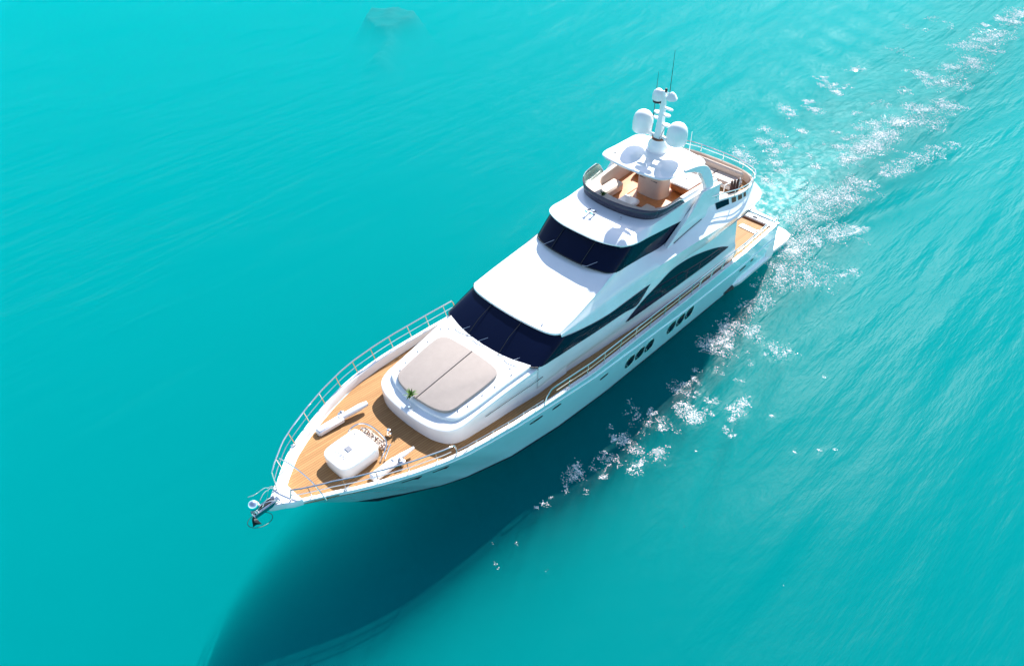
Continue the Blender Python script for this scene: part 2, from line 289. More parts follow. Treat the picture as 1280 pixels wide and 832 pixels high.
# lit depth of the sea, with a dark patch painted to imitate a reflection
SEA_D = 10.0; VCOL = (.0, .96, 1.0); VDEN = .24
ax2 = axis(-74, 40, 3, 6000.); ay2 = axis(-76, 40, 3, 6000.); X2, Y2 = np.meshgrid(ax2, ay2, indexing='ij')
bm_ = bpy.data.materials.new('pale_sand_under_water'); bm_.use_nodes = True; n = bm_.node_tree; b = n.nodes['Principled BSDF']; L = n.links.new
tc = n.nodes.new('ShaderNodeTexCoord'); no = n.nodes.new('ShaderNodeTexNoise'); no.inputs['Scale'].default_value = .05; no.inputs['Detail'].default_value = 3; L(tc.outputs['Object'], no.inputs['Vector'])
cr = n.nodes.new('ShaderNodeValToRGB'); cr.color_ramp.elements[0].position = .3; cr.color_ramp.elements[1].position = .7
cr.color_ramp.elements[0].color = (.0, .06, .10, 1); cr.color_ramp.elements[1].color = (.0, .08, .12, 1); L(no.outputs[0], cr.inputs[0])

def vm(op, a_, v): q = n.nodes.new('ShaderNodeVectorMath'); q.operation = op; L(a_, q.inputs[0]); q.inputs[1].default_value = v; return q.outputs
v1 = vm('SUBTRACT', tc.outputs['Object'], (-24.5, -40.5, 0))[0]; mpp = n.nodes.new('ShaderNodeMapping'); mpp.vector_type = 'POINT'; mpp.inputs['Rotation'].default_value = (0, 0, math.radians(-43)); mpp.inputs['Scale'].default_value = (.13, .30, 0); L(v1, mpp.inputs[0])
ln = n.nodes.new('ShaderNodeVectorMath'); ln.operation = 'LENGTH'; L(mpp.outputs[0], ln.inputs[0])
n3 = n.nodes.new('ShaderNodeTexNoise'); n3.inputs['Scale'].default_value = .9; n3.inputs['Detail'].default_value = 6; L(tc.outputs['Object'], n3.inputs['Vector'])
ad = n.nodes.new('ShaderNodeMath'); ad.operation = 'MULTIPLY_ADD'; L(n3.outputs[0], ad.inputs[0]); ad.inputs[1].default_value = 1.3; L(ln.outputs['Value'], ad.inputs[2])
rr_ = n.nodes.new('ShaderNodeMapRange'); rr_.inputs[1].default_value = .55; rr_.inputs[2].default_value = 1.5; rr_.inputs[3].default_value = .8; rr_.inputs[4].default_value = 0; L(ad.outputs[0], rr_.inputs[0])
mx = n.nodes.new('ShaderNodeMix'); mx.data_type = 'RGBA'; L(rr_.outputs[0], mx.inputs['Factor']); L(cr.outputs[0], mx.inputs['A']); mx.inputs['B'].default_value = (.01, .075, .09, 1); L(mx.outputs['Result'], b.inputs['Base Color']); b.inputs['Roughness'].default_value = 1; b.inputs['Specular IOR Level'].default_value = 0
mq = n.nodes.new('ShaderNodeMapping'); mq.inputs['Rotation'].default_value = (0, 0, math.radians(6)); mq.inputs['Scale'].default_value = (.22, 1.1, 1); L(tc.outputs['Object'], mq.inputs[0])
q1 = n.nodes.new('ShaderNodeTexNoise'); q1.inputs['Scale'].default_value = .8; q1.inputs['Detail'].default_value = 9; q1.inputs['Roughness'].default_value = .62; q1.inputs['Distortion'].default_value = .3; L(mq.outputs[0], q1.inputs['Vector'])
qb = n.nodes.new('ShaderNodeBump'); qb.inputs['Strength'].default_value = .55; qb.inputs['Distance'].default_value = .35; L(q1.outputs[0], qb.inputs['Height']); L(qb.outputs[0], b.inputs['Normal'])
sb_ = link('seabed', grid_mesh('seabed', X2, Y2, X2 * 0 - SEA_D), bm_, None, smooth=False); sb_['kind'] = 'structure'
# the turbid sea water itself: a closed body whose scattering gives the turquoise
vm_ = bpy.data.materials.new('turbid_sea_water'); vm_.use_nodes = True; n = vm_.node_tree; n.nodes.remove(n.nodes['Principled BSDF'])
pv = n.nodes.new('ShaderNodeVolumePrincipled'); pv.inputs['Color'].default_value = (*VCOL, 1); pv.inputs['Density'].default_value = VDEN; pv.inputs['Anisotropy'].default_value = 0.
n.links.new(pv.outputs[0], n.nodes['Material Output'].inputs['Volume'])
wb = MB().add([(sx * 6000, sy * 6000, z) for z in (-SEA_D + .05, -.28) for sx, sy in ((-1, -1), (1, -1), (1, 1), (-1, 1))], [(0, 3, 2, 1), (4, 5, 6, 7), (0, 1, 5, 4), (1, 2, 6, 5), (2, 3, 7, 6), (3, 0, 4, 7)]).build('water_body', vm_, None, smooth=False)
wb['kind'] = 'structure'
# dark underwater mound added to imitate a reflection, far off behind the yacht
rk = mat('dark_reflection', (.006, .05, .06), .9, var=.4)
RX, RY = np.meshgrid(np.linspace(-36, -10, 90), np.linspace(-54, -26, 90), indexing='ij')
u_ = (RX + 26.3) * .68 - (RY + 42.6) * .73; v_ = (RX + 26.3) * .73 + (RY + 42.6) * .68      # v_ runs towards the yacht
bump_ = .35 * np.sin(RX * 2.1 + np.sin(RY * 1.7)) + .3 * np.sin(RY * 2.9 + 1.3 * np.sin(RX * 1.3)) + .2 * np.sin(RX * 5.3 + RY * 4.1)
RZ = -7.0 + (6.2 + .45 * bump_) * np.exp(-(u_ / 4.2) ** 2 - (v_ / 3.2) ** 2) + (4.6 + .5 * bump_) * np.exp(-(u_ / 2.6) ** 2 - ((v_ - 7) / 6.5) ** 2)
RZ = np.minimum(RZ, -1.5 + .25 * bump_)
o = link('dark_reflection_mound', grid_mesh('dark_reflection_mound', RX, RY, RZ), rk, None, smooth=False); o['kind'] = 'structure'
# white flecks on the water imitating sun glints, along with some foam
FLECK_N = 2.8; FLECK_R = 1.4; FLECK_S = .40
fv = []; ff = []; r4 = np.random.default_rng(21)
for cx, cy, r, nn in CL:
    nn = int(nn * FLECK_N); r = r * FLECK_R
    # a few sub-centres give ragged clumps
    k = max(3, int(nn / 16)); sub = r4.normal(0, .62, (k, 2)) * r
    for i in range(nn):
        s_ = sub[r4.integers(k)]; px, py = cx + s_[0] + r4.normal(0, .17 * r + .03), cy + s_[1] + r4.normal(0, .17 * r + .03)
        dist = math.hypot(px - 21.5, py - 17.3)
        sz = r4.uniform(.5, 1) ** 2 * .055 * (1 + dist / 60) * FLECK_S; m_ = r4.integers(5, 8); a0 = r4.uniform(0, 6.28)
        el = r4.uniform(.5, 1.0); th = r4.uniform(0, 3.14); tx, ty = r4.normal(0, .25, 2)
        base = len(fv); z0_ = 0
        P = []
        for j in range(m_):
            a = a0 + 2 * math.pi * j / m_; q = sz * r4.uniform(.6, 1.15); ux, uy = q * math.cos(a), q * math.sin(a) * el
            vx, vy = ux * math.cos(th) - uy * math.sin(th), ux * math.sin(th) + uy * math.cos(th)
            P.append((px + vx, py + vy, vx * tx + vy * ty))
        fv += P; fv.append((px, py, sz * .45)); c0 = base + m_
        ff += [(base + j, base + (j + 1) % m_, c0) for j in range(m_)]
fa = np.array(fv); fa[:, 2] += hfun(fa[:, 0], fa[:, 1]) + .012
me = bpy.data.meshes.new('foam_glint_flecks'); me.from_pydata([tuple(p) for p in fa], [], ff)
FO = mat('foam_glint_flecks', (.88, .87, .86), .25, ior=1.5, coat=.5, var=.15, vscale=9)
fo_ = link('foam_glint_flecks', me, FO, None, smooth=False); fo_['kind'] = 'stuff'; fo_['label'] = 'white flecks imitating sun glints and foam in the wake and alongside the yacht'; fo_['category'] = 'foam'
# ================================================================== YACHT
yacht = thing('motor_yacht', 'large white three-deck motor yacht with teak decks under way on turquoise water', 'yacht', (0, 0, 0))
SX = [-13.6, -10, -5, 1, 6.3, 10, 12.5, 14.6]; SZ = [2.38, 2.42, 2.58, 2.80, 3.07, 3.33, 3.5, 3.66]
BX = [-13.6, -10, -3, 2, 4.5, 6.3, 7.5, 8.6, 9.4, 10.5, 11.45, 12.35, 13.2, 13.9, 14.35, 14.6]
BY = [3.16, 3.3, 3.36, 3.4, 3.36, 3.30, 3.2, 3.06, 2.88, 2.52, 2.13, 1.70, 1.22, .74, .36, .07]
WX = [-13.6, -10, -5, 0, 3, 5.5, 7.5, 8.5, 9.9, 10.7]; WY = [2.95, 2.95, 2.88, 2.8, 2.63, 2.3, 1.72, 1.28, .46, .0]
def sheer(x): return I(x, SX, SZ)
def asym(x): return I(x, [2, 7, 13, 14.6], [0, .2, .25, .0])
def beam(x, s=1):  # signed y of the sheer, s=+1 port
    return s * (I(x, BX, BY) - s * asym(x)) if BY else 0
def deckz(x): return sheer(x) - I(x, [-14, -9, 2.5, 7, 14], [.22, .20, .20, .36, .3])
def xend(z): return 10.7 + 3.9 * (z / 3.66) if z > 0 else 10.7 + z * 2.2
def hull_pt(s, z_rel, side):
    """s along 0..1, z_rel 0 waterline .. 1 sheer"""
    xs = -13.6 + s * 28.2; zs = sheer(xs); z = z_rel * zs
    xw = -13.6 + s * 24.3
    x = xw + (xs - xw) * (z / zs)
    g = z_rel ** I(s, [0, .6, .85, 1], [1.0, 1.0, 1.25, 1.3])
    yw = I(xw, WX, WY); ys = I(xs, BX, BY) ; a = asym(xs) * z_rel
    y = yw * (1 - g) + ys * g
    return (x, side * y - a, z)
def hull_y(x, z, side=1):
    lo, hi = 0., 1.
    for _ in range(30):
        s = (lo + hi) / 2; zs = sheer(-13.6 + s * 28.2); p = hull_pt(s, min(z / zs, 1), side)
        if p[0] < x: lo = s
        else: hi = s
    return p[1]
ss = list(np.linspace(0, .8, 60)) + list(np.linspace(.81, 1, 34))
def bootz(s): return I(s, [0, .7, .9, .955, 1], [.05, .05, .035, .08, .27])
mb = MB()
for side in (1, -1):
    rows = []
    for s in ss:
        rows.append([hull_pt(s, t, side) for t in [bootz(s)] + list(np.linspace(.14, 1, 14))])
    mb.grid(rows)
tr = [hull_pt(0, t, 1) for t in np.linspace(.05, 1, 8)]; mb.grid([tr, [(p[0], -p[1], p[2]) for p in tr]])
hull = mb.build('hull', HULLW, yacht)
mb = MB()
for side in (1, -1):
    rows = []
    for s in ss:
        b0 = hull_pt(s, bootz(s), side); b1 = hull_pt(s, 0, side)
        k = I(s, [0, .75, 1], [1.1, 1.2, .9]); xk = b1[0] - I(s, [0, .8, 1], [0, .2, 1.6])
        rows.append([b0, b1, (b1[0] * .5 + xk * .5, b1[1] * .8, -.5 * k), (xk, 0, -k)])
    mb.grid(rows)
mb.build('antifouling_bottom', ANTIF, yacht)
# bulwark: cap rail + inner face
mb = MB()
for side in (1, -1):
    rows = []
    for x in np.linspace(-13.55, 14.42, 110):
        b_ = beam(x, side); z = sheer(x); wcap = min(.17, abs(b_) * .6); iz = deckz(x) - .03
        sg = side
        rows.append([(x, b_ , z - .02), (x, b_ - sg * .015, z + .03), (x, b_ - sg * wcap, z + .035), (x, b_ - sg * (wcap + .02), z), (x, b_ - sg * (wcap + .05), iz)])
    mb.grid(rows)
mb.build('bulwark', WHITE, yacht)
# bow nose cap
mb = MB().prism([(14.42, .32), (14.2, .5), (13.9, .62), (13.9, -.72), (14.2, -.6), (14.42, -.42), (14.75, -.13), (14.85, 0), (14.75, .1)][::1], [(.03, 3.44), (0, 3.5), (0, 3.70), (.03, 3.73)])
mb.build('bow_platform', WHITE, yacht)
# teak deck
mb = MB(); rows = []
for x in np.linspace(-13.3, 14.0, 100):
    p = beam(x, 1) - .17; q = beam(x, -1) + .17; z = deckz(x)
    rows.append([(x, p + (q - p) * t, z) for t in np.linspace(0, 1, 9)])
mb.grid(rows); mb.build('teak_deck', TEAK, yacht, smooth=False)
# hull rubbing strake
for side in (1, -1):
    path = []
    for x in np.linspace(-13.5, 12.8, 60):
        z = sheer(x) - I(x, [-13.5, -5, 1.5, 5, 13], [.95, .85, .42, .28, .2]); y = hull_y(x, z, side)
        path.append((x, y + side * .012, z))
    MB().tube(path, .028, 6).build('rubbing_strake', WHITE, yacht)
# portholes and vents on both sides
def hull_patch(name, cx, cz, rx, rz, m, side, n=20, sup=2.6, lean=0., off=.018, ring=None):
    pts = []
    for k in range(n):
        a = 2 * math.pi * k / n; c_, s_ = math.cos(a), math.sin(a)
        dx = rx * abs(c_) ** (2 / sup) * (1 if c_ > 0 else -1); dz = rz * abs(s_) ** (2 / sup) * (1 if s_ > 0 else -1)
        pts.append((cx + dx + lean * dz, cz + dz))
    y = lambda p: hull_y(p[0], p[1], side)
    mb = MB()
    rr = [[(p[0], y(p) + side * off, p[1]) for p in pts], [(cx + (p[0] - cx) * .5, y(p) + side * (off - .004), cz + (p[1] - cz) * .5) for p in pts]]
    outer = [(cx + (p[0] - cx) * 1.06, y(p) - side * .01, cz + (p[1] - cz) * 1.04) for p in pts]
    mb.grid([outer] + rr, closed_v=True); k = n * 2
    mb.f.append(tuple(range(k, k + n)))
    o = mb.build(name, m, yacht)
    return o
for side in (1, -1):
    for x in (-1.15, -1.87, -2.58, -4.27, -5.0, -5.72):
        o = hull_patch('porthole', x, 1.22, .29, .39, BLACK, side, lean=.12)
        gp = [(x + .17 * math.cos(t) , 1.22 + .27 * math.sin(t)) for t in np.linspace(0, 2 * math.pi, 20, endpoint=False)]
        rimp = [(x + .30 * abs(math.cos(t)) ** .77 * (1 if math.cos(t) > 0 else -1) + .045 * math.sin(t), 1.22 + .40 * abs(math.sin(t)) ** .77 * (1 if math.sin(t) > 0 else -1)) for t in np.linspace(.01, 2 * math.pi + .01, 24, endpoint=False)]
        MB().tube([(p[0], hull_y(p[0], p[1], side) + side * .016, p[1]) for p in rimp], .011, 5, closed=True).build('porthole_rim', STEEL, o)
        g = MB().add([(p[0], hull_y(p[0], p[1], side) + side * .024, p[1]) for p in gp], [tuple(range(20))]).build('porthole_glass', GLASS, o, smooth=False)
    for x, z, r in ((.85, 1.78, .26), (3.82, 2.2, .24), (4.95, 2.25, .34), (9.3, 2.55, .3), (10.35, 2.6, .34), (-10.45, 1.2, .3), (-11.35, 1.22, .13)):
        hull_patch('hull_vent', x, z, r, .06, BLACK, side, sup=3)
# swim platform + sponsons
half = [(-13.4, 0), (-13.4, 3.02), (-15.4, 3.1), (-15.9, 2.98), (-16.12, 2.6), (-16.3, 1.5), (-16.35, 0)]
plat = MB().prism(mirror_outline(half), [(.12, .05), (.02, .22), (0, .34), (.03, .42)]).build('swim_platform', WHITE, yacht)
MB().prism([(-13.9, -2.6), (-13.9, 2.6), (-15.7, 2.6), (-15.95, 2.3), (-16.05, 0), (-15.95, -2.3), (-15.7, -2.6)], [(0, .422), (.01, .432)]).build('platform_border', WHITE, plat)
for side in (1, -1):
    rows = []
    for x in np.linspace(-9.6, -13.7, 16):
        k = min(1, (-9.6 - x) / 1.0); y0 = I(x, WX, WY) * side - side * .05
        y1 = y0 + side * (.05 + .17 * k)
        rows.append([(x, y0, .02), (x, y1, .16), (x, y1 + side * .02, .36), (x, y1 - side * .03, .43), (x, y0, .44 + .1 * k)])
    MB().grid(rows).build('hull_sponson', WHITE, yacht)
# black wedge where the sponson starts (exhaust)
for side in (1, -1):
    MB().tube([(-9.2, side * 2.96, .25), (-9.9, side * 3.02, .28)], [.05, .14], 8).build('exhaust_outlet', BLACK, yacht)
# transom / cockpit aft locker
MB().prism([(-13.15, -3.0), (-13.15, 3.0), (-13.62, 3.08), (-13.9, 2.7), (-14.0, 1.5), (-14.0, -1.5), (-13.9, -2.7), (-13.62, -3.08)], [(-.1, .4), (0, 2.1), (.02, 2.26), (.06, 2.30)]).build('transom', WHITE, yacht)
MB().box((-13.1, 0, 2.2), (.05, 5.4, .1)).build('cockpit_trim', BROWN, yacht)
MB().box((-13.35, 1.9, 2.34), (.1, .3, .1)).build('stern_cleat', STEEL, yacht)
# ------------------------------------------------------------------ coach roof on the foredeck
def zt(x): return 3.80 + (8 - x) * .12
half_base = [(8.86, 0), (8.83, .7), (8.72, 1.35), (8.45, 1.85), (8.05, 2.06), (7.2, 2.14), (5.6, 2.27), (4.2, 2.42), (2.5, 2.45), (2.5, 0)]
ob = spline(half_base[:-2], 5) + half_base[-2:]
ob = mirror_outline(ob)
co = MB().prism(ob, [(-.02, lambda x, y: 2.55), (0, lambda x, y: 2.9), (-.03, lambda x, y: zt(x) - .30), (-.025, lambda x, y: zt(x) - .24), (-.01, lambda x, y: zt(x) - .17), (.06, lambda x, y: zt(x) - .14), (.2, lambda x, y: zt(x) - .14 + .01)]).build('coachroof', WHITE, yacht)
half2 = [(8.42, 0), (8.38, .7), (8.24, 1.35), (7.98, 1.78), (7.5, 1.93), (5.6, 2.1), (4.3, 2.25), (3.6, 2.3), (3.6, 0)]
o2 = mirror_outline(spline(half2[:-2], 5) + half2[-2:])
MB().prism(o2, [(0, lambda x, y: zt(x) - .2), (.01, lambda x, y: zt(x) - .03), (.05, lambda x, y: zt(x)), (.3, lambda x, y: zt(x) + .015)]).build('raised_roof_panel', WHITE, co)
# seam along coachroof side
for side in (1, -1):
    MB().tube([(x, side * I(x, [2.5, 4.2, 5.6, 7], [2.53, 2.5, 2.345, 2.21]), zt(x) - I(x, [0, 4.2, 7], [.9, .7, .55])) for x in np.linspace(6.9, 4.0, 12)], .012, 5).build('side_seam', LINEM, co)
# sun pad
hp = [(8.32, 0), (8.26, .75), (8.12, 1.22), (7.88, 1.46), (7.3, 1.55), (6.0, 1.63), (5.62, 1.58), (5.42, 1.38), (5.33, .7), (5.31, 0)]
pad = thing('sun_pad', 'taupe two-piece sunbathing cushion on the white coachroof forward of the windscreen', 'sun pad', (6.8, 0, zt(6.8)))
for side in (1, -1):
    o = [(x - 6.8, side * max(y, .012)) for x, y in spline(hp, 4)]
    zz = lambda x, y: zt(x + 6.8) - zt(6.8)
    MB().prism(o, [(.03, lambda x, y: zz(x, y) + .004), (0, lambda x, y: zz(x, y) + .05), (0, lambda x, y: zz(x, y) + .10), (.02, lambda x, y: zz(x, y) + .13), (.06, lambda x, y: zz(x, y) + .14)]).build('cushion', CUSH, pad)
# grab rail / fittings scattered on coachroof
for side in (1, -1):
    for x, y in ((7.3, 1.72), (6.6, 1.78), (6.0, 1.86), (5.2, 1.95), (5.0, 1.7), (7.7, 1.6)):
        MB().box((x, side * y, zt(x) + .03), (.09, .05, .04), rz=.4).build('deck_fitting', STEEL, co)
MB().lathe([(.05, 0), (.06, .04), (.03, .1), (.05, .16), (0.0, .19)], (8.62, -.05, zt(8.6) - .13), 12).build('navigation_lamp', CHROME, co)

# ------------------------------------------------------------------ main deckhouse
y5 = lambda x: I(x, [-9.6, -7.5, -4.8, -1, 2.7, 4.5, 6], [2.95, 2.95, 2.84, 2.62, 2.42, 2.42, 2.3])
y4 = lambda x: I(x, [-9.6, -7, -4.8, -1, 2.5, 4.6], [2.72, 2.74, 2.70, 2.6, 2.5, 2.47])
def W(x, z):
    return I(z, [2.2, 2.95, 3.15, 4.4, 5], [y5(x), y5(x) - .03, y5(x) * .45 + y4(x) * .55 + .02, y4(x), y4(x) - .1])
WBx = [-2.65, -1.8, -1.0, .9, 4.2]; WBz = [4.37, 3.72, 3.84, 3.96, 4.22]
WTx = [-2.65, .24, 1.5, 2.75, 4.2]; WTz = [4.38, 4.38, 4.52, 4.75, 4.24]
mb = MB()
for side in (1, -1):
    rows = []
    for x in np.linspace(4.25, -9.55, 70):
        top = I(x, [-9.6, -2.6, .24, 2.75, 3.0, 4.25], [4.55, 4.45, 4.42, 4.72, 4.6, 4.2])
        rows.append([(x, side * W(x, z), z) for z in [2.2, 2.6, 2.95, 3.02, 3.15] + list(np.linspace(3.3, top, 6))])
    mb.grid(rows)
# aft bulkhead with curved foot
rows = []
for z in np.linspace(2.2, 4.55, 8):
    k = I(z, [2.2, 3.1, 3.9, 4.55], [-9.3, -9.55, -9.1, -8.9]); rows.append([(k + .5 * (1 - (t / 1) ** 4) if abs(t) < 1 else k, t * W(-9.5, z), z) for t in np.linspace(-1, 1, 15)])
mb.grid(rows)
house = mb.build('deckhouse', WHITE, yacht)
# cockpit doors on aft bulkhead
MB().box((-8.78, 0, 3.3), (.06, 3.2, 1.9)).build('cockpit_door', GLASS, house)
# main windscreen wrap-around glass
Bh = [(4.78, 0, 4.17), (4.74, .9, 4.17), (4.62, 1.6, 4.18), (4.45, 2.15, 4.19), (4.22, 2.46, 4.2), (3.4, 2.53, 4.13), (2.2, 2.56, 4.04), (.9, 2.60, 3.95), (-1.0, 2.64, 3.84), (-1.8, 2.66, 3.73), (-2.3, 2.66, 4.05), (-2.66, 2.655, 4.37)]
Th = [(3.33, 0, 5.00), (3.29, .9, 4.985), (3.17, 1.6, 4.94), (3.02, 2.12, 4.88), (2.78, 2.40, 4.78), (2.3, 2.475, 4.68), (1.6, 2.52, 4.56), (.5, 2.60, 4.40), (-1.0, 2.635, 4.38), (-1.8, 2.65, 4.385), (-2.3, 2.655, 4.385), (-2.67, 2.65, 4.38)]
def band(B, T, off=.02, nv=6, bulge=.04):
    b_ = spline(B, 4); t_ = spline(T, 4); rows = []
    full = [(p, q, 1) for p, q in zip(b_, t_)][::-1] + [(p, q, -1) for p, q in list(zip(b_, t_))[1:]]
    for p, q, sd in full:
        r = []
        for k in range(nv + 1):
            t = k / nv; bl = bulge * 4 * t * (1 - t)
            x = p[0] + (q[0] - p[0]) * t; y = p[1] + (q[1] - p[1]) * t; z = p[2] + (q[2] - p[2]) * t
            fx = max(0, 1 - y / 2.4)
            r.append((x + (off + bl) * (fx > 0.02) * 1, sd * (y + (off + bl * .3) * (y > 1.2)), z))
        rows.append(r)
    return rows
Th = [(a_ - .02, b_, c_ - .005) for a_, b_, c_ in Th]
gl = MB().grid(band(Bh, Th)).build('windscreen', GLASS, yacht)
# mullions
for y in (.85, -.85):
    MB().tube([(4.815, y, 4.195), (4.14, y * .97, 4.68), (3.36, y * .95, 4.99)], .015, 6).build('windscreen_mullion', BLACK, gl)
for y in (1.2, -.5, -1.5):
    MB().tube([(4.83, y, 4.21), (4.79, y + .25, 4.26), (4.5, y + .55, 4.44)], .012, 5).build('wiper', STEEL, gl)
MB().tube([(p[0] + .03, p[1], p[2] - .005) for p in [(q[0], -q[1], q[2]) for q in spline(Bh[:5], 5)[::-1]] + spline(Bh[:5], 5)[1:]], .03, 6).build('windscreen_gasket', BLACK, gl)
# inner body behind the windscreen (bulkhead dark) is the glass itself; main roof
def crease(x): return I(x, [-1.5, -.8, 0, 1.9, 3.0], [2.02, 2.08, 2.15, 2.3, 2.33]), I(x, [-1.5, -.8, 0, 1.9, 3.0], [5.78, 5.70, 5.5, 5.13, 4.94])
rows = []
tt = np.sin(np.linspace(-1, 1, 41) * math.pi / 2)
for s in np.linspace(0, 1, 22):
    r = []
    for t in tt:
        xf = 3.40 - .32 * abs(t) ** 2.2 - .22 * abs(t) ** 12; x = xf + (-1.5 - xf) * s
        yc, zc = crease(x); r.append((x, t * yc, zc + .10 * (1 - t * t) + .05 * (1 - abs(t) ** 6) * (1 if s > 0 else .4)))
    rows.append(r)
lip = [(p[0] + .015, p[1] * 1.005, p[2] - .07) for p in rows[0]]; lip2 = [(p[0] - .12, p[1] * .98, p[2] - .09) for p in rows[0]]
lip3 = [(p[0] - .6, p[1] * .9, p[2] - .12) for p in rows[0]]
roof = MB().grid([lip3, lip2, lip] + rows).build('main_roof', WHITE, yacht, ang=30)
MB().tube([(3.0, 1.55, 5.03), (3.0, 1.55, 5.12)], .03).build('roof_fitting', STEEL, roof)
# fairing from roof crease down to windows, growing into the upper deck edge
ST = [ # G, M, R, F
 ((2.86,2.335,4.97),(2.86,2.37,4.91),(2.86,2.40,4.84),(2.80,2.41,4.76)),
 ((1.9,2.30,5.13),(1.9,2.36,5.0),(1.9,2.44,4.86),(1.9,2.50,4.60)),
 ((.2,2.16,5.46),(.2,2.29,5.18),(.2,2.47,4.90),(.2,2.60,4.40)),
 ((-.8,2.08,5.71),(-.8,2.25,5.32),(-.8,2.52,4.95),(-.8,2.62,4.38)),
 ((-2.6,2.13,5.58),(-2.6,2.36,5.34),(-2.6,2.66,5.05),(-2.6,2.655,4.39)),
 ((-4.1,2.14,5.42),(-4.0,2.33,5.40),(-4.0,2.84,5.18),(-4.0,2.72,4.42)),
 ((-5.4,2.15,5.84),(-5.5,2.40,5.56),(-5.5,2.96,5.2),(-5.5,2.745,4.40)),
 ((-6.5,2.18,6.06),(-7.0,2.48,5.58),(-7.0,3.04,5.14),(-7.0,2.80,4.36)),
 ((-8.0,2.38,5.95),(-8.3,2.58,5.50),(-8.3,3.08,5.06),(-8.3,2.86,4.50)),
 ((-9.5,2.64,5.74),(-9.6,2.72,5.40),(-9.6,3.10,5.02),(-9.6,2.9,4.58)),
 ((-10.6,2.58,5.66),(-10.75,2.66,5.36),(-10.9,3.02,5.0),(-10.75,2.84,4.60)),
 ((-11.35,2.2,5.62),(-11.5,2.25,5.34),(-11.75,2.5,5.0),(-11.5,2.34,4.52)),
 ((-11.72,1.4,5.60),(-11.85,1.42,5.33),(-12.1,1.5,5.0),(-11.85,1.45,4.54)),
 ((-11.82,0,5.60),(-11.95,0,5.33),(-12.2,0,5.0),(-11.95,0,4.55))]
cols = [spline([s[k] for s in ST], 6) for k in range(4)]
def sec(i):
    G, M_, R_, F = [np.array(c[i]) for c in cols]
    mid = (M_ + R_) / 2 + np.array([0, 0, .03]); rr = R_ + (F - R_) * .12
    rr[2] -= .0
    return [tuple(G), tuple(M_ * .97 + G * .03), tuple(mid), tuple(R_), tuple(rr), tuple((rr * .5 + F * .5)), tuple(F)]
n = len(cols[0]); rows = [sec(i) for i in range(n)]
rows += [[(p[0], -p[1], p[2]) for p in sec(i)] for i in range(n - 2, -1, -1)]
MB().grid(rows).build('upper_deck_fairing', WHITE, yacht, ang=50)
# underside + floor of the aft upper deck
und = [(p[0], p[1]) for p in cols[3] if p[0] < -2.5]; inn = [(p[0], p[1]) for p in cols[1] if p[0] < -5.4]
def full(o): return o + [(x, -y) for x, y in o[::-1][1:]]
mb = MB(); q = full(und); mb.add([(x, y, 4.50) for x, y in q], [tuple(range(len(q)))]); mb.build('deck_soffit', WHITE, yacht, smooth=False)
q = full(inn); mb = MB(); mb.add([(x, y, 5.22) for x, y in q], [tuple(range(len(q)))]); fl = mb.build('aft_deck_floor', TEAK, yacht, smooth=False)
# inner face + cap of aft coaming
rows = []
for sd in (1, -1):
    L_ = [p for p in cols[0] if p[0] < -7.6]
    if sd == -1: L_ = L_[::-1][1:]
    for p in L_:
        x, y, z = p; k = .12
        nx, ny = (0, -1) if x > -10 else (np.array([-(x + 10.2), -y * .9]) / (np.hypot(x + 10.2, y * .9) + 1e-6))
        rows.append([(x, sd * y, z), (x + nx * k * .5, sd * (y + ny * k * .5), z + .03), (x + nx * k, sd * (y + ny * k), z), (x + nx * (k + .04), sd * (y + ny * (k + .04)), 5.2)])
MB().grid(rows).build('aft_coaming', CREAM, yacht)
# dark and brown inlays on the outer face of the port and starboard coaming
def lerpcol(x, cA, cB, t, sd):
    def at(c):
        xs = [p[0] for p in c][::-1]; return np.array([x, np.interp(x, xs, [p[1] for p in c][::-1]), np.interp(x, xs, [p[2] for p in c][::-1])])
    p = at(cA) * t + at(cB) * (1 - t); return (p[0], sd * (p[1] + .015), p[2])
for sd in (1, -1):
    for x0, x1, m, nm in ((-7.75, -8.65, GLASS, 'coaming_window'), (-8.85, -9.15, BROWN, 'coaming_slot'), (-9.3, -9.62, BROWN, 'coaming_slot'), (-9.75, -9.95, BROWN, 'coaming_slot')):
        MB().grid([[lerpcol(x, cols[0], cols[1], t, sd) for t in (.2, .85)] for x in np.linspace(x0, x1, 5)]).build(nm, m, yacht)
# saloon arched windows
Sx = [-8.95, -8.2, -6.9, -5.4, -4.2, -3.25, -2.1, -1.15]; St = [3.17, 3.52, 3.95, 4.26, 4.28, 4.02, 3.68, 3.22]
for sd in (1, -1):
    xs_ = np.linspace(-8.95, -1.15, 40); tops = np.array([p[1] for p in spline(list(zip(Sx, St)), 12)]); tx = np.array([p[0] for p in spline(list(zip(Sx, St)), 12)])
    rows = []
    for x in xs_:
        zt_ = float(np.interp(x, tx, tops)); zb = 3.19
        rows.append([(x, sd * (W(x, z) + .015), z) for z in np.linspace(min(zb, zt_), zt_, 7)])
    sw = MB().grid(rows).build('saloon_window', GLASS, house)
    MB().tube([(x, sd * (W(x, 3.13) + .005), 3.16) for x in np.linspace(-8.9, -1.3, 20)], .015, 5).build('window_sill', LINEM, sw)
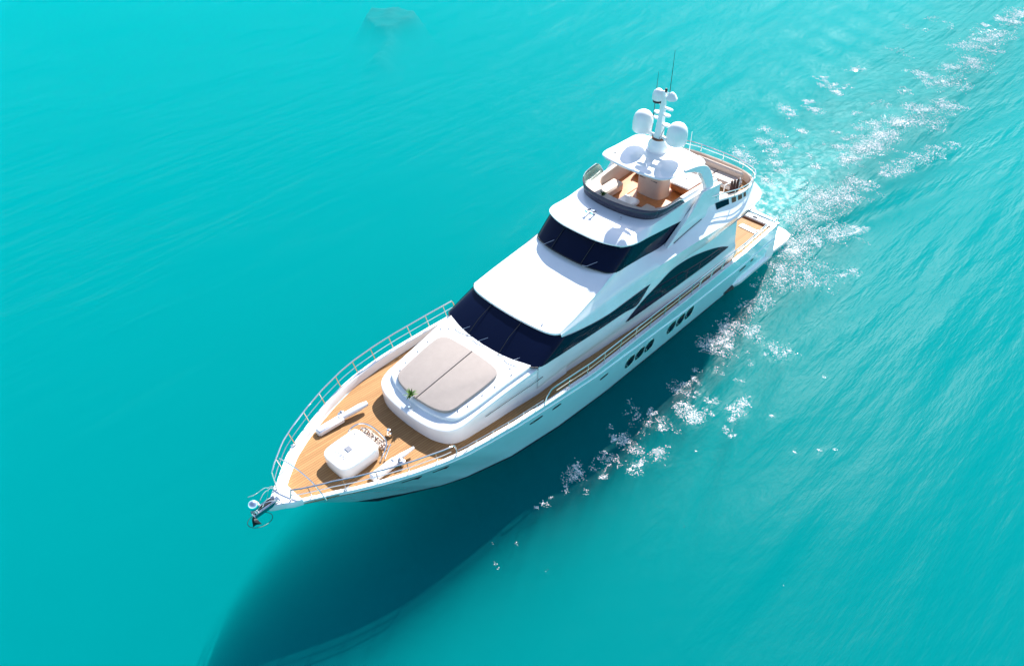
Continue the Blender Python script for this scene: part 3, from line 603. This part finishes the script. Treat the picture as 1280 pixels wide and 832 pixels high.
# seam aft of the saloon window
# ------------------------------------------------------------------ upper house
UB = [(-.18, 0, 5.84), (-.25, .9, 5.82), (-.42, 1.5, 5.78), (-.62, 1.9, 5.74), (-.95, 2.09, 5.70), (-1.6, 2.12, 5.66), (-2.6, 2.135, 5.57), (-4.1, 2.15, 5.42), (-5.0, 2.16, 5.72), (-5.98, 2.17, 6.03)]
UT = [(-1.25, 0, 6.60), (-1.3, .9, 6.59), (-1.45, 1.5, 6.58), (-1.62, 1.85, 6.56), (-1.85, 2.06, 6.54), (-2.3, 2.10, 6.50), (-2.9, 2.11, 6.44), (-4.1, 2.13, 6.29), (-5.0, 2.15, 6.17), (-6.0, 2.17, 6.04)]
ug = MB().grid(band(UB, UT, bulge=.03)).build('upper_windscreen', GLASS, yacht)
for y in (.8, -.8):
    MB().tube([(-.17, y, 5.86), (-.72, y, 6.26), (-1.24, y, 6.6)], .016, 6).build('windscreen_mullion', BLACK, ug)
MB().tube([(p[0] + .03, p[1], p[2] - .005) for p in [(q[0], -q[1], q[2]) for q in spline(UB[:5], 5)[::-1]] + spline(UB[:5], 5)[1:]], .025, 6).build('windscreen_gasket', BLACK, ug)
for y in (-1.4, .9):
    MB().tube([(-.16, y, 5.85), (-.2, y + .2, 5.88), (-.5, y + .5, 6.08)], .012, 5).build('wiper', STEEL, ug)
# flybridge forward roof with coaming
BR = [(-.85, 0, 6.74), (-.9, .9, 6.73), (-1.08, 1.5, 6.71), (-1.35, 1.93, 6.68), (-1.85, 2.15, 6.62), (-2.9, 2.19, 6.50), (-4.1, 2.21, 6.34), (-5.4, 2.24, 6.16), (-6.6, 2.3, 6.05), (-8.0, 2.42, 5.98)]
CR = [(-1.0, 0, 6.80), (-1.05, .85, 6.79), (-1.25, 1.4, 6.78), (-1.6, 1.75, 6.77), (-2.2, 1.93, 6.76), (-2.9, 2.0, 6.76), (-4.1, 2.06, 6.78), (-5.4, 2.1, 6.84), (-6.6, 2.18, 6.86), (-8.0, 2.3, 6.8)]
CB = [(-2.95, 0, 6.90), (-3.0, .65, 6.90), (-3.15, 1.2, 6.88), (-3.38, 1.6, 6.86), (-3.75, 1.82, 6.84), (-4.1, 1.90, 6.84), (-4.7, 1.96, 6.86), (-5.6, 2.02, 6.90), (-6.6, 2.08, 6.92), (-8.0, 2.16, 6.86)]
sB, sC, sK = spline(BR, 5), spline(CR, 5), spline(CB, 5)
def inset(p, d, dz):  # toward the well centre
    x, y, z = p; cx_, cy_ = -5.2, 0
    if x < -4.0: return (x, y - d, z + dz)
    v = np.array([x - cx_, y]); v /= np.linalg.norm(v); return (x - v[0] * d, max(0, y - v[1] * d), z + dz)
rows = []
prof = []
for b_, c_, k in zip(sB, sC, sK):
    low = (b_[0] - .08 if b_[1] < 1.9 else b_[0], b_[1] * .97, b_[2] - .09)
    low2 = (low[0] - .25 if b_[1] < 1.9 else low[0] , low[1] * .98, b_[2] - .13)
    b_lo = (b_[0], b_[1], b_[2] - .05)
    m1 = tuple(np.array(c_) * .67 + np.array(k) * .33); m2 = tuple(np.array(c_) * .33 + np.array(k) * .67)
    t1 = inset(k, .05, .10); fw = I(k[0], [-4.6, -3.6], [0, .45]); t2 = inset(k, .22 + fw, .10); t3 = inset(k, .26 + fw, .03); t4 = inset(k, .30 + fw, -.70)
    t4 = (t4[0], t4[1], 6.2)
    prof.append([low2, low, b_lo, b_, c_, m1, m2, k, t1, t2, t3, t4])
rows = prof[::-1] + [[(p[0], -p[1], p[2]) for p in r] for r in prof[1:]]
fly = MB().grid([r[:9] for r in rows]).build('flybridge', WHITE, yacht, ang=35)
MB().grid([r[8:] for r in rows]).build('flybridge_lining', CREAM, fly, ang=35)
# floor of the flybridge + aft face
q = [(r[-1][0], r[-1][1]) for r in rows]
MB().add([(x, y, 6.21) for x, y in q], [tuple(range(len(q)))]).build('flybridge_floor', TAN, fly, smooth=False)
MB().grid([[(-8.0, 2.4, 5.2), (-8.0, 2.4, 6.0), (-8.0, 2.2, 6.21)], [(-8.0, -2.4, 5.2), (-8.0, -2.4, 6.0), (-8.0, -2.2, 6.21)]]).build('flybridge_aft_wall', WHITE, fly, smooth=False)
for k in range(4):
    MB().box((-8.15 - k * .26, -1.3, 6.0 - k * .22), (.28, .8, .05)).build('step', TEAK, fly)
# smoked wind deflector
sb = [p for p in sK if p[0] > -5.3]; prof = []
for i, p in enumerate(sb):
    t = i / (len(sb) - 1); h = .48 if p[0] > -3.6 else .48 + .04 * min(1, (-3.6 - p[0]) / .8)
    if p[0] < -4.8: h *= max(.15, 1 - ((-4.8 - p[0]) / .55) ** 2)
    fl_ = .04 + (.16 if p[0] < -3.3 else 0) * min(1, (-3.3 - p[0]) / .8 if p[0] < -3.3 else 0)
    v = np.array([p[0] + 5.2, p[1] * 1.3]); v /= np.linalg.norm(v)
    prof.append([(p[0] + v[0] * (.06 + fl_ * a), p[1] + v[1] * (.06 + fl_ * a), p[2] - .02 + h * a) for a in (0, .5, 1)])
fr = [r for r in prof if r[0][0] > -3.75]; sdp = [r for r in prof if r[0][0] <= -3.72]
o = MB().grid(fr[::-1] + [[(p[0], -p[1], p[2]) for p in r] for r in fr[1:]]).build('wind_deflector', SMOKE, fly); solid(o, .02)
for s_ in (1, -1):
    o = MB().grid([[(p[0], s_ * p[1], p[2]) for p in r] for r in [fr[-1]] + sdp]).build('side_deflector', PALEGL if s_ < 0 else SMOKE, fly); solid(o, .02)
    MB().tube([(r[-1][0], s_ * r[-1][1], r[-1][2]) for r in [fr[-1]] + sdp] + [(sdp[-1][0][0], s_ * sdp[-1][0][1], sdp[-1][0][2])], .016, 6).build('deflector_frame', STEEL, o)
# horn on the forward roof
hb = MB().box((-2.25, -.3, 6.93), (.1, .34, .06)); hb.lathe([(.03, 0), (.035, .18), (.08, .26), (.0, .24)], (-2.25, -.16, 6.98), 10, R=Matrix.Rotation(math.radians(80), 3, 'Y')); hb.lathe([(.03, 0), (.035, .22), (.08, .32), (.0, .3)], (-2.25, -.42, 6.98), 10, R=Matrix.Rotation(math.radians(80), 3, 'Y'))
hb.tube([(-2.3, -.3, 6.84), (-2.3, -.3, 6.95)], .05); hb.build('horn', CHROME, fly)
MB().tube([(-2.6, .9, 6.84), (-2.6, .9, 6.99)], .035).build('roof_fitting', STEEL, fly)
# console pillar carrying the hardtop
pil = [(-5.75, 0), (-5.76, .35), (-5.85, .58), (-6.1, .68), (-6.5, .68), (-6.7, .5), (-6.75, 0)]
pp = MB().prism(mirror_outline(spline(pil, 3)), [(-.03, 6.2), (0, 6.35), (0, 7.9), (-.05, 8.3)]).build('pillar', CREAM, fly)
for y in (-.3, .3):
    MB().box((-5.76, y, 7.05), (.03, .34, .04)).build('door_handle', LINEM, pp)
    MB().box((-5.765, y * .02, 7.1), (.012, .015, 1.1)).build('door_seam', LINEM, pp)
# seats on the flybridge
def seat_mb(cx, cy, z, lx, ly, h): return MB().box((cx, cy, z + h / 2), (lx, ly, h), bev=.05)
MB().box((-4.7, -1.35, 6.42), (1.5, .6, .42), bev=.07).build('bench_seat', CREAM, fly)
MB().box((-4.6, -.2, 6.33), (.8, .8, .24), bev=.06).build('bench_seat', WHITE, fly)
MB().box((-4.5, .95, 6.42), (.5, .5, .4), bev=.06).build('helm_seat', CREAM, fly)
MB().box((-5.5, -.95, 6.225), (1.7, .5, .03), bev=.01).build('floor_inlay', TAN, fly)
MB().box((-5.1, .35, 6.225), (.5, 1.0, .03), bev=.01).build('floor_inlay', TAN, fly)
MB().box((-7.35, .95, 6.45), (1.15, 1.0, .42), bev=.12).build('bar_counter', TAN, fly)
bt = MB().box((-7.35, .95, 6.70), (1.3, 1.15, .1), bev=.09).build('counter_top', WHITE, fly)
for x, y in ((-7.6, .8), (-7.4, .95), (-7.2, 1.1), (-7.35, .7), (-7.1, .85), (-7.55, 1.15)):
    MB().box((x, y, 6.76), (.11, .07, .03), rz=.5).build('tableware', GREY, bt)
MB().box((-7.4, -1.2, 6.5), (1.0, .7, .55), bev=.08).build('bench_seat', BROWN, fly)
# hardtop
ht = [(-4.0, 0), (-4.05, .7), (-4.16, 1.3), (-4.32, 1.6), (-4.62, 1.78), (-5.4, 1.88), (-6.2, 2.02), (-6.72, 2.10), (-6.95, 1.9), (-7.05, 1.3), (-7.1, .6), (-7.1, 0)]
hz = lambda x, y: 8.30 + .06 * (1 - (y / 2) ** 2) - .02 * max(0, -x - 6)
hard = MB().prism([(x, y if y > 0 else y * I(x, [-7, -4.3], [.72, .97])) for x, y in mirror_outline(spline(ht, 4))], [(.12, lambda x, y: hz(x, y) - .12), (.03, lambda x, y: hz(x, y) - .10), (0, lambda x, y: hz(x, y) - .05), (.03, lambda x, y: hz(x, y) - .01), (.10, lambda x, y: hz(x, y)), (.6, lambda x, y: hz(x, y) + .03)]).build('hardtop', WHITE, yacht, ang=50)
for sd in (1, -1):
    path = [(a_, b_ * (1 if sd > 0 else I(c_, [7., 8.2], [1, .70])), c_) for a_, b_, c_ in spline([(-5.5, 1.80, 8.30), (-6.2, 1.96, 8.29), (-6.75, 2.08, 8.12), (-7.05, 2.2, 7.7), (-7.2, 2.32, 7.1), (-7.25, 2.36, 6.8)], 5)]
    rows = []
    for i, p in enumerate(path):
        a = np.array(path[max(0, i - 1)]); b_ = np.array(path[min(len(path) - 1, i + 1)]); t = (b_ - a) / np.linalg.norm(b_ - a)
        u = np.array([t[2], 0, -t[0]]); u /= np.linalg.norm(u); u = -u if u[2] < 0 else u   # outer normal in xz
        k = i / (len(path) - 1); hw = .05 + .10 * 1; wy = .28 - .08 * k
        c_ = np.array(p); yv = np.array([0, 1, 0])
        wd = .06 + .26 * min(1, k * 2)
        rows.append([tuple(c_ + np.array(v)) for v in (u * .03 + yv * wy * .5, u * .03 - yv * wy * .5, -u * wd * 1.6 - yv * wy * .5, -u * wd * 1.6 + yv * wy * .5)])
    rows = [[(q[0], sd * q[1], q[2]) for q in r] for r in rows]
    a = MB().grid(rows, closed_v=True); a.f += [(0, 1, 2, 3), tuple(len(a.v) - 4 + i for i in range(4))]
    ar = a.build('hardtop_arch', WHITE, yacht, ang=40); md = ar.modifiers.new('bevel', 'BEVEL'); md.width = .03; md.segments = 2
    # wing buttress
    poly = spline([(-6.3, 7.2), (-7.85, 6.98)], 1) + spline([(-7.85, 6.9), (-7.5, 6.7), (-7.22, 6.3), (-7.0, 5.75)], 4) + [(-6.9, 5.5), (-4.0, 5.36)] + spline([(-4.3, 5.55), (-5.1, 6.05), (-5.8, 6.5), (-6.2, 6.85)], 4)
    ins_ = [(x, sd * (2.20 + .12 * max(0, (z - 6.0))), z) for x, z in poly]; ou = [(x, sd * (2.44 - .02 * (z - 5.5) + (.10 if z > 6.9 else 0)), z) for x, z in poly]
    n_ = len(poly); a = MB().grid([ins_, ou], closed_v=True); a.f += [tuple(range(n_)), tuple(range(n_, 2 * n_))]
    wg = a.build('side_wing', WHITE, yacht, ang=40); md = wg.modifiers.new('bevel', 'BEVEL'); md.width = .035; md.segments = 2; md.limit_method = 'ANGLE'; md.angle_limit = math.radians(50)
    MB().tube([(x, sd * 2.46, z) for x, z in ((-4.5, 5.45), (-5.4, 5.56), (-6.6, 5.66))], .015, 5).build('wing_seam', LINEM, wg)
# mast
mx0 = -6.18
mast = MB().lathe([(.46, 0), (.47, .12), (.42, .36), (.30, .5), (.29, .56)], (mx0, 0, 8.34), 28).build('radar_mast', WHITE, yacht)
R = [(-5.98, .17), (-5.98, -.17), (-6.34, -.15), (-6.42, 0), (-6.34, .15)]
rows = []
for z, sc, dx in ((8.8, 1.05, 0), (9.3, .85, -.03), (9.9, .68, -.05), (10.5, .55, -.06), (11.0, .5, -.06)):
    rows.append([(mx0 + (x - mx0) * sc + dx, y * sc, z) for x, y in R])
a = MB().grid(rows, closed_v=True); a.f.append(tuple(len(a.v) - 5 + i for i in range(5))); c_ = a.build('mast_column', WHITE, mast); md = c_.modifiers.new('bevel', 'BEVEL'); md.width = .03; md.segments = 2
MB().lathe([(.30, 0), (.31, .02), (.31, .05), (.28, .06)], (mx0, 0, 8.88), 24).build('mast_collar', BROWN, mast)
for sd in (1, -1):
    MB().tube([(mx0, 0, 8.98), (mx0, sd * .5, 8.95), (mx0, sd * .88, 8.97)], [.09, .075, .09], 10).build('dome_bracket', WHITE, mast)
    MB().lathe([(.13, -.08), (.26, 0), (.38, .02), (.43, .09), (.445, .38), (.43, .56), (.38, .74), (.28, .87), (.14, .95), (0.001, .97)], (mx0, sd * .88, 8.93), 28).build('satellite_dome', WSTEEL, mast)
for sd, z, r_, l in ((-1, 9.72, .13, .5), (1, 9.55, .17, .5), (-1, 9.98, .17, .44), (1, 9.98, .15, .4), (-1, 10.42, .14, .3), (1, 10.28, .1, .5)):
    MB().prism([(mx0 - .08 + r_ * .9 * math.cos(a_), sd * (l * .5 + (l * .5) * math.sin(a_))) for a_ in np.linspace(0, 2 * math.pi, 16, endpoint=False)], [(.03, z - .04), (0, z), (.02, z + .03)]).build('spreader', WHITE, mast)
MB().lathe([(.2, 0), (.21, .06), (.17, .1)], (mx0, -.27, 10.46), 18).build('radar_base', BLACK, mast)
MB().lathe([(.2, 0), (.25, .05), (.25, .22), (.2, .38), (.1, .47), (0.001, .49)], (mx0, -.27, 10.55), 22).build('small_dome', WSTEEL, mast)
MB().lathe([(.02, 0), (.23, .02), (.24, .08), (.16, .22), (.06, .32), (.001, .34)], (mx0 - .05, .36, 10.72), 20).build('small_dome', WSTEEL, mast)
MB().tube([(mx0, -.3, 10.96), (mx0, .5, 11.0)], .03).build('mast_crossbar', WHITE, mast)
MB().lathe([(.05, 0), (.06, .1), (.03, .15)], (mx0, .08, 11.0), 12).build('anchor_light', BLACK, mast)
for x, y, z0, z1, r_ in ((mx0 - .05, -.42, 9.75, 11.7, .016), (mx0 - .1, .2, 11.0, 12.75, .014), (-7.0, 1.1, 8.3, 9.25, .02)):
    MB().tube([(x, y, z0), (x, y, z0 + .25), (x, y, z0 + (z1 - z0) * .6), (x, y, z1)], [r_ * 1.3, r_, r_ * .8, r_ * .5], 6).build('whip_antenna', WSTEEL if x < -6.5 else BLACK, mast)
for y in (-.25, .25):
    MB().tube([(mx0 + .2, y * .5, 8.9), (mx0 + .22, y, 9.2), (mx0 + .1, y * 1.2, 9.5)], .012, 5).build('cable', GREY, mast)

# ------------------------------------------------------------------ rails
def rail_line(side, xs, out, dz):
    return [(x, beam(x, side) - side * .09 + side * out, sheer(x) + dz) for x in xs]
for side in (1, -1):
    x1 = 9.1 if side == 1 else 3.2
    xs = np.linspace(14.15, x1, 40); h = .70
    top = rail_line(side, xs, .10, h); midl = rail_line(side, xs, .05, .38)
    start = [(14.2, beam(14.2, side) * .8, sheer(14.2) + .05)] if side == 1 else [(14.25, -.35, sheer(14.2) + .08)]
    if side == 1: end = [(8.95, beam(8.95, 1) - .05, sheer(9) + .62), (8.85, beam(8.9, 1) - .09, sheer(9) + .3), (8.85, beam(8.9, 1) - .09, sheer(9) + .03)]
    else: end = [(x1 - .1, top[-1][1], top[-1][2] - .2), (x1 - .1, top[-1][1] + .1, sheer(x1) + .03)]
    rl = MB().tube(start + top + end, .027, 8).build('bow_rail', STEEL, yacht)
    MB().tube(midl, .016, 6).build('mid_rail', STEEL, rl)
    x = 13.7
    while x > x1 + .2:
        MB().tube([(x - .12, beam(x, side) - side * .08, sheer(x) + .02), (x, beam(x, side) - side * .09 + side * .10, sheer(x) + h)], .019, 6).build('stanchion', STEEL, rl)
        x -= 1.0
    # low life line
    if side == 1:
        ll = MB().tube(rail_line(1, np.linspace(8.8, 4.7, 12), 0, .26), .014, 5).build('life_line', STEEL, yacht)
        for x in (8.0, 7.25, 6.5, 5.75, 5.05):
            MB().tube([(x, beam(x, 1) - .09, sheer(x) + .02), (x, beam(x, 1) - .09, sheer(x) + .28)], .016, 6).build('stanchion', STEEL, ll)
    # midship rail
    a0 = 4.5 if side == 1 else 2.9
    xs = np.linspace(a0 - .5, -5.9, 40)
    top = [(a0 + .15, beam(a0, side) - side * .09, sheer(a0) + .03), (a0 + .02, beam(a0, side) - side * .08, sheer(a0) + .35), (a0 - .22, beam(a0, side) - side * .07, sheer(a0) + .58)] + rail_line(side, xs, .03, .64)
    rl = MB().tube(top, .026, 8).build('side_rail', STEEL, yacht)
    MB().tube(rail_line(side, xs, .0, .34), .016, 6).build('mid_rail', STEEL, rl)
    for x in np.arange(3.3, -5.8, -1.08):
        if x < a0: MB().tube([(x, beam(x, side) - side * .09, sheer(x) + .02), (x, beam(x, side) - side * .06, sheer(x) + .64)], .019, 6).build('stanchion', STEEL, rl)
    # cockpit rail, slanting stanchions
    xs = np.linspace(-5.9, -13.2, 30)
    top = rail_line(side, xs, .0, .60); top += [(-13.45, top[-1][1], top[-1][2] - .15), (-13.5, top[-1][1], sheer(-13.4) + .03)]
    rl = MB().tube(top, .03, 8).build('cockpit_rail', STEEL, yacht)
    MB().tube(rail_line(side, xs, .0, .42), .018, 6).build('mid_rail', STEEL, rl)
    for x in np.arange(-6.2, -13.2, -.95):
        MB().tube([(x + .25, beam(x, side) - side * .09, sheer(x) + .02), (x, beam(x, side) - side * .09, sheer(x) + .6)], .02, 6).build('stanchion', STEEL, rl)
# mooring cleats on the cap rail
for side in (1, -1):
    for x in (12.6, 8.4, -8.0, -12.4):
        y = beam(x, side) - side * .09; z = sheer(x) + .035
        MB().tube([(x - .03, y, z), (x - .03, y, z + .07)], .014, 6).tube([(x + .07, y, z), (x + .07, y, z + .07)], .014, 6).tube([(x - .12, y, z + .08), (x + .16, y, z + .08)], .017, 6).build('mooring_cleat', STEEL, yacht)
# hoop over the bow
MB().tube(spline([(13.55, -1.22, 3.62), (13.62, -1.12, 4.12), (13.6, -.8, 4.34), (13.5, -.1, 4.34), (13.42, .6, 4.15), (13.36, 1.05, 3.72), (13.34, 1.12, 3.6)], 5), .022, 7).build('bow_hoop', STEEL, yacht)
# upper aft rail
L_ = [p for p in cols[0] if p[0] < -7.2]
top = [(p[0] - (.04 if p[0] < -11 else 0), p[1] + .03, max(p[2] + .33, 6.0)) for p in L_]; top = top + [(x, -y, z) for x, y, z in top[::-1][1:]]
rl = MB().tube(top, .026, 8).build('aft_rail', STEEL, yacht)
mdl = [(x, y, z - .17) for x, y, z in top]; MB().tube(mdl, .014, 6).build('mid_rail', STEEL, rl)
for i in range(2, len(top), 5): MB().tube([(top[i][0], top[i][1] - .0, top[i][2] - .36), top[i]], .018, 6).build('stanchion', STEEL, rl)
# ------------------------------------------------------------------ bow gear
an = MB().box((14.9, -.02, 3.70), (1.0, .26, .08), bev=.02).build('bow_roller', STEEL, yacht)
for y in (-.15, .11): MB().box((14.95, y, 3.78), (.9, .025, .16), bev=.01).build('roller_cheek', STEEL, an)
MB().tube([(15.25, -.13, 3.8), (15.25, .1, 3.8)], .07, 12).build('roller', STEEL, an)
a = MB().tube([(14.6, -.02, 3.82), (15.2, -.02, 3.84), (15.45, -.02, 3.62), (15.48, -.02, 3.4)], .035, 8)
a.add([(15.48, -.02, 3.5), (15.3, .2, 3.4), (15.42, .03, 3.32), (15.54, -.02, 3.25), (15.42, -.07, 3.32), (15.3, -.24, 3.4)], [(0, 1, 2, 3), (0, 3, 4, 5), (1, 0, 5)])
a.build('anchor', BLACK, yacht)
MB().lathe([(.001, -.2), (.1, -.17), (.17, -.1), (.2, 0), (.17, .1), (.1, .17), (.001, .2)], (15.28, -.06, 4.13), 20).build('search_light', CHROME, an)
MB().tube([(15.2, -.06, 3.75), (15.26, -.06, 3.95)], .04).build('lamp_stem', STEEL, an)
MB().tube([(15.25 + .42 * math.cos(t), .02 + .30 * math.sin(t), 3.40 + .10 * math.cos(t)) for t in np.linspace(0, 2 * math.pi, 22, endpoint=False)], 0.011, 6, closed=True).build('mooring_ring', BLACK, an)
for pts in ([(14.3, -.45, 3.75), (14.6, -.45, 4.05), (14.95, -.42, 4.1), (15.2, -.5, 4.1)], [(14.45, .3, 3.72), (14.7, .25, 4.1), (15.1, .12, 4.15), (15.3, .05, 3.8)],
            [(14.3, -.6, 3.7), (14.8, -.3, 4.0), (15.3, -.1, 3.7)], [(14.2, -.3, 3.75), (14.5, -.25, 4.2), (14.75, -.2, 3.8)], [(14.5, -.2, 3.75), (14.9, -.05, 3.95), (15.2, .1, 3.7)]):
    MB().tube(spline(pts, 5), .013, 6).build('pulpit_frame', STEEL, an)
# davit-like chocks on the foredeck
def chock(x0, y0, z, ang, flip):
    R_ = lambda p: (x0 + p[0] * math.cos(ang) - p[1] * math.sin(ang), y0 + p[0] * math.sin(ang) + p[1] * math.cos(ang), z + p[2])
    body = MB().box((0, 0, .14), (1.15, .34, .28), bev=.07); b = MB().add([R_(p) for p in body.v], body.f)
    o = b.build('windlass_cover', WHITE, yacht)
    arm = MB()
    e_ = 1.62 if flip < 0 else 1.35; path = [(-.4, 0, .2), (-.8, .02, .2), (-e_ + .3, .04, .2), (-e_, .05, .19)]
    arm.tube([R_(p) for p in path], [.12, .13, .14, .10] if flip < 0 else [.13, .11, .08, .05], 12); arm.build('tapered_arm', WHITE, o)
    k = MB().lathe([(.12, 0), (.12, .1), (.16, .12), (.16, .16), (.06, .2), (.06, .3), (0.001, .32)], R_((-.62, .16 * flip, 0)), 14); k.build('winch_drum', STEEL, o)
    MB().tube([R_((.5, .1, .05)), R_((.75, .0, .02)), R_((.9, -.22, .02)), R_((.7, -.25, .02))], .015, 6).build('rope_end', DARKT, o)
    return o
chock(11.0, -1.82, deckz(11), -.07, -1)
o = chock(11.0, 1.25, deckz(11), .0, 1)
MB().tube([(10.75, 1.0, deckz(10.7) + .3), (10.3, .75, deckz(10.3) + .42), (10.2, .7, deckz(10.2) + .42)], .025, 6).build('winch_handle', STEEL, o)
# steel frame and hoses behind the box
z0 = deckz(10.2); fr_ = MB().tube(spline([(10.85, -.95, z0 + .02), (10.75, -1.0, z0 + .32), (10.35, -.98, z0 + .36), (10.12, -.7, z0 + .36), (10.1, 0, z0 + .36), (10.2, .45, z0 + .34), (10.55, .72, z0 + .3), (10.8, .76, z0 + .02)], 4), .03, 7).build('foredeck_frame', STEEL, yacht)
MB().tube(spline([(10.3, -.9, z0 + .2), (10.14, -.5, z0 + .22), (10.14, .1, z0 + .22), (10.3, .5, z0 + .2)], 4), .018, 6).build('lower_bar', STEEL, fr_)
MB().box((10.25, -.2, z0 + .06), (.3, 1.2, .1), bev=.02).build('valve_tray', CREAM, fr_)
for i in range(9):
    y = -.75 + i * .15; MB().tube(spline([(10.15 + rng.uniform(-.03, .1), y, z0 + .1), (10.25 + rng.uniform(-.05, .1), y + rng.uniform(-.1, .1), z0 + .28), (10.42, y + rng.uniform(-.12, .12), z0 + .15)], 4), .02 if i % 3 else .03, 6).build('hose', (CREAM, STEEL, BROWN)[i % 3], fr_)
MB().lathe([(.13, 0), (.13, .12), (.1, .16), (.07, .3), (.001, .33)], (9.72, 0, z0 - .02), 14, R=None).build('windlass', CHROME, fr_)
# cockpit steps plate
ck = MB().box((-12.3, 2.15, deckz(-12) + .02), (.34, 1.0, .03), rz=-.05, bev=.01).build('cockpit_hatch', WHITE, yacht)
MB().box((-12.3, 2.15, deckz(-12) + .038), (.2, .8, .006), rz=-.05, bev=.001).build('hatch_grille', GREY, ck)
MB().box((-12.2, 2.7, deckz(-12) + .1), (.14, .14, .2), bev=.03).build('cockpit_bollard', STEEL, yacht)

# ================================================================== loose things
# deck box
zb = deckz(11.4)
box = thing('storage_box', 'white rounded storage box with grey lettering on the teak foredeck near the bow', 'storage box', (11.42, .02, zb))
ol = [(.86, 0), (.85, .3), (.80, .50), (.66, .63), (.40, .68), (-.4, .68), (-.64, .67), (-.74, .58), (-.78, .4), (-.78, 0)]
oo = mirror_outline(spline(ol, 4))
lid_z = lambda x, y: .62 - .03 * (x * x + y * y)
MB().prism(oo, [(.06, .0), (.02, .05), (0, .3), (.01, .5)]).build('body', WHITE, box)
MB().prism(oo, [(-.005, .5), (-.01, .54), (.015, .585), (.06, lid_z), (.3, lid_z)]).build('lid', WHITE, box)
MB().box((.08, -.04, .632), (.20, .24, .006), bev=.004).build('label_plate', GREY, box)
fc = bpy.data.curves.new('lettering', 'FONT'); fc.body = 'EYEN'; fc.size = .2; fc.extrude = .002; fc.align_x = 'CENTER'; fc.space_character = 1.25
ft = bpy.data.objects.new('lettering_curve', fc); COL.objects.link(ft)
dg = bpy.context.evaluated_depsgraph_get(); lm = bpy.data.meshes.new_from_object(ft.evaluated_get(dg)); bpy.data.objects.remove(ft)
ft = link('lettering', lm, GREY, box, smooth=False)
ft.location = (.50, -.04, .634); ft.rotation_euler = (0, math.radians(2), math.radians(90))
MB().box((.64, -.04, .622), (.012, .6, .004), bev=.001).build('underline', GREY, box)
# potted plants
def plant(name_label, loc, s, group='potted plants on deck'):
    t = thing('potted_plant', name_label, 'potted plant', loc, group)
    MB().lathe([(.07 * s, 0), (.09 * s, .02 * s), (.12 * s, .18 * s), (.13 * s, .2 * s), (.11 * s, .2 * s), (.10 * s, .16 * s)], (0, 0, 0), 16).build('pot', POT, t)
    MB().lathe([(.10 * s, .17 * s), (.001, .175 * s)], (0, 0, 0), 12).build('soil', SOIL, t)
    mb = MB()
    for i in range(46):
        a = rng.uniform(0, 2 * math.pi); el = rng.uniform(.35, 1.35); L0 = s * rng.uniform(.22, .42); wv = s * rng.uniform(.018, .035)
        d = np.array([math.cos(a) * math.cos(el), math.sin(a) * math.cos(el), math.sin(el)]); sdv = np.array([-math.sin(a), math.cos(a), 0]) * wv
        p0 = np.array([0, 0, .17 * s]); p1 = p0 + d * L0 * .5; p2 = p0 + d * L0 + np.array([0, 0, -.25 * L0 * math.cos(el)])
        mb.add([p0 - sdv * .3, p0 + sdv * .3, p1 + sdv, p2, p1 - sdv], [(0, 1, 2, 4), (4, 2, 3)])
    mb.build('foliage', LEAF, t, smooth=False)
    return t
plant('small green spiky potted plant at the front edge of the taupe sun pad', (8.36, -.22, zt(8.36) + .0), .95)
plant('small green bushy potted plant behind the smoked flybridge screen', (-3.35, -.65, 6.93), .75)
# aft deck furniture
def sofa(label, loc, rz, lx, ly, m=CREAM, back=True, group='loungers and sofas on the aft upper deck'):
    t = thing('deck_sofa', label, 'sofa', loc, group, rz)
    MB().box((0, 0, .1), (lx, ly, .2), bev=.03).build('base', WHITE, t)
    n_ = 2
    for k in range(n_):
        MB().box((0, -ly / 2 + ly / n_ * (k + .5), .29), (lx - .02, ly / n_ - .02, .17), bev=.06).build('seat_cushion', m, t)
    if back: MB().box((-lx / 2 + .08, 0, .5), (.18, ly, .34), bev=.07).build('backrest', m, t)
    return t
sofa('cream sunbed behind the port wing on the aft upper deck', (-8.6, 1.7, 5.22), 0, 1.5, 1.5, back=False)
sofa('cream sofa with low backrest facing forward at the aft rail', (-10.6, .6, 5.22), 0, .9, 2.6)
sofa('cream bench along the starboard coaming of the aft upper deck', (-9.6, -2.0, 5.22), math.pi / 2, .8, 2.2)
t = thing('lounge_chair', 'white lounge chair standing between the sofas on the aft upper deck', 'chair', (-9.5, .55, 5.22), rz=.5)
MB().box((0, 0, .36), (.6, .55, .1), bev=.04).build('seat', CREAM, t); MB().box((-.3, 0, .62), (.08, .55, .5), bev=.03, ry=-.2).build('backrest', WHITE, t)
for x in (-.25, .25):
    for y in (-.23, .23): MB().tube([(x, y, 0), (x * .9, y * .9, .33)], .02, 6).build('leg', STEEL, t)
t = thing('coffee_table', 'low brown wooden table on the starboard side of the aft upper deck', 'table', (-9.3, -.7, 5.22))
MB().box((0, 0, .42), (.7, .7, .05), bev=.02).build('table_top', TAN, t); MB().tube([(0, 0, 0), (0, 0, .4)], .05).build('table_leg', STEEL, t)
t = thing('folded_parasol', 'dark brown folded towels draped over a white bar by the aft upper rail', 'towel rack', (-9.75, 2.2, 5.22))
t.name = 'towel_rack'
MB().tube([(.75, -.15, .02), (.75, -.15, .95), (-.15, .1, 1.0), (-.15, .1, .02)], .025, 6).build('bar_frame', WSTEEL, t)
for i, (x, y) in enumerate(((-.05, .07), (.15, .02), (.33, -.03))):
    rows = []
    for k, z in enumerate(np.linspace(1.03, .15, 8)): rows.append([(x + .07 * math.cos(a_) + .02 * math.sin(k + i), y + (.05 + .004 * k) * math.sin(a_), z) for a_ in np.linspace(0, 2 * math.pi, 10, endpoint=False)])
    a = MB().grid(rows, closed_v=True); a.f.append(tuple(range(10))); a.build('towel', DARKT, t)
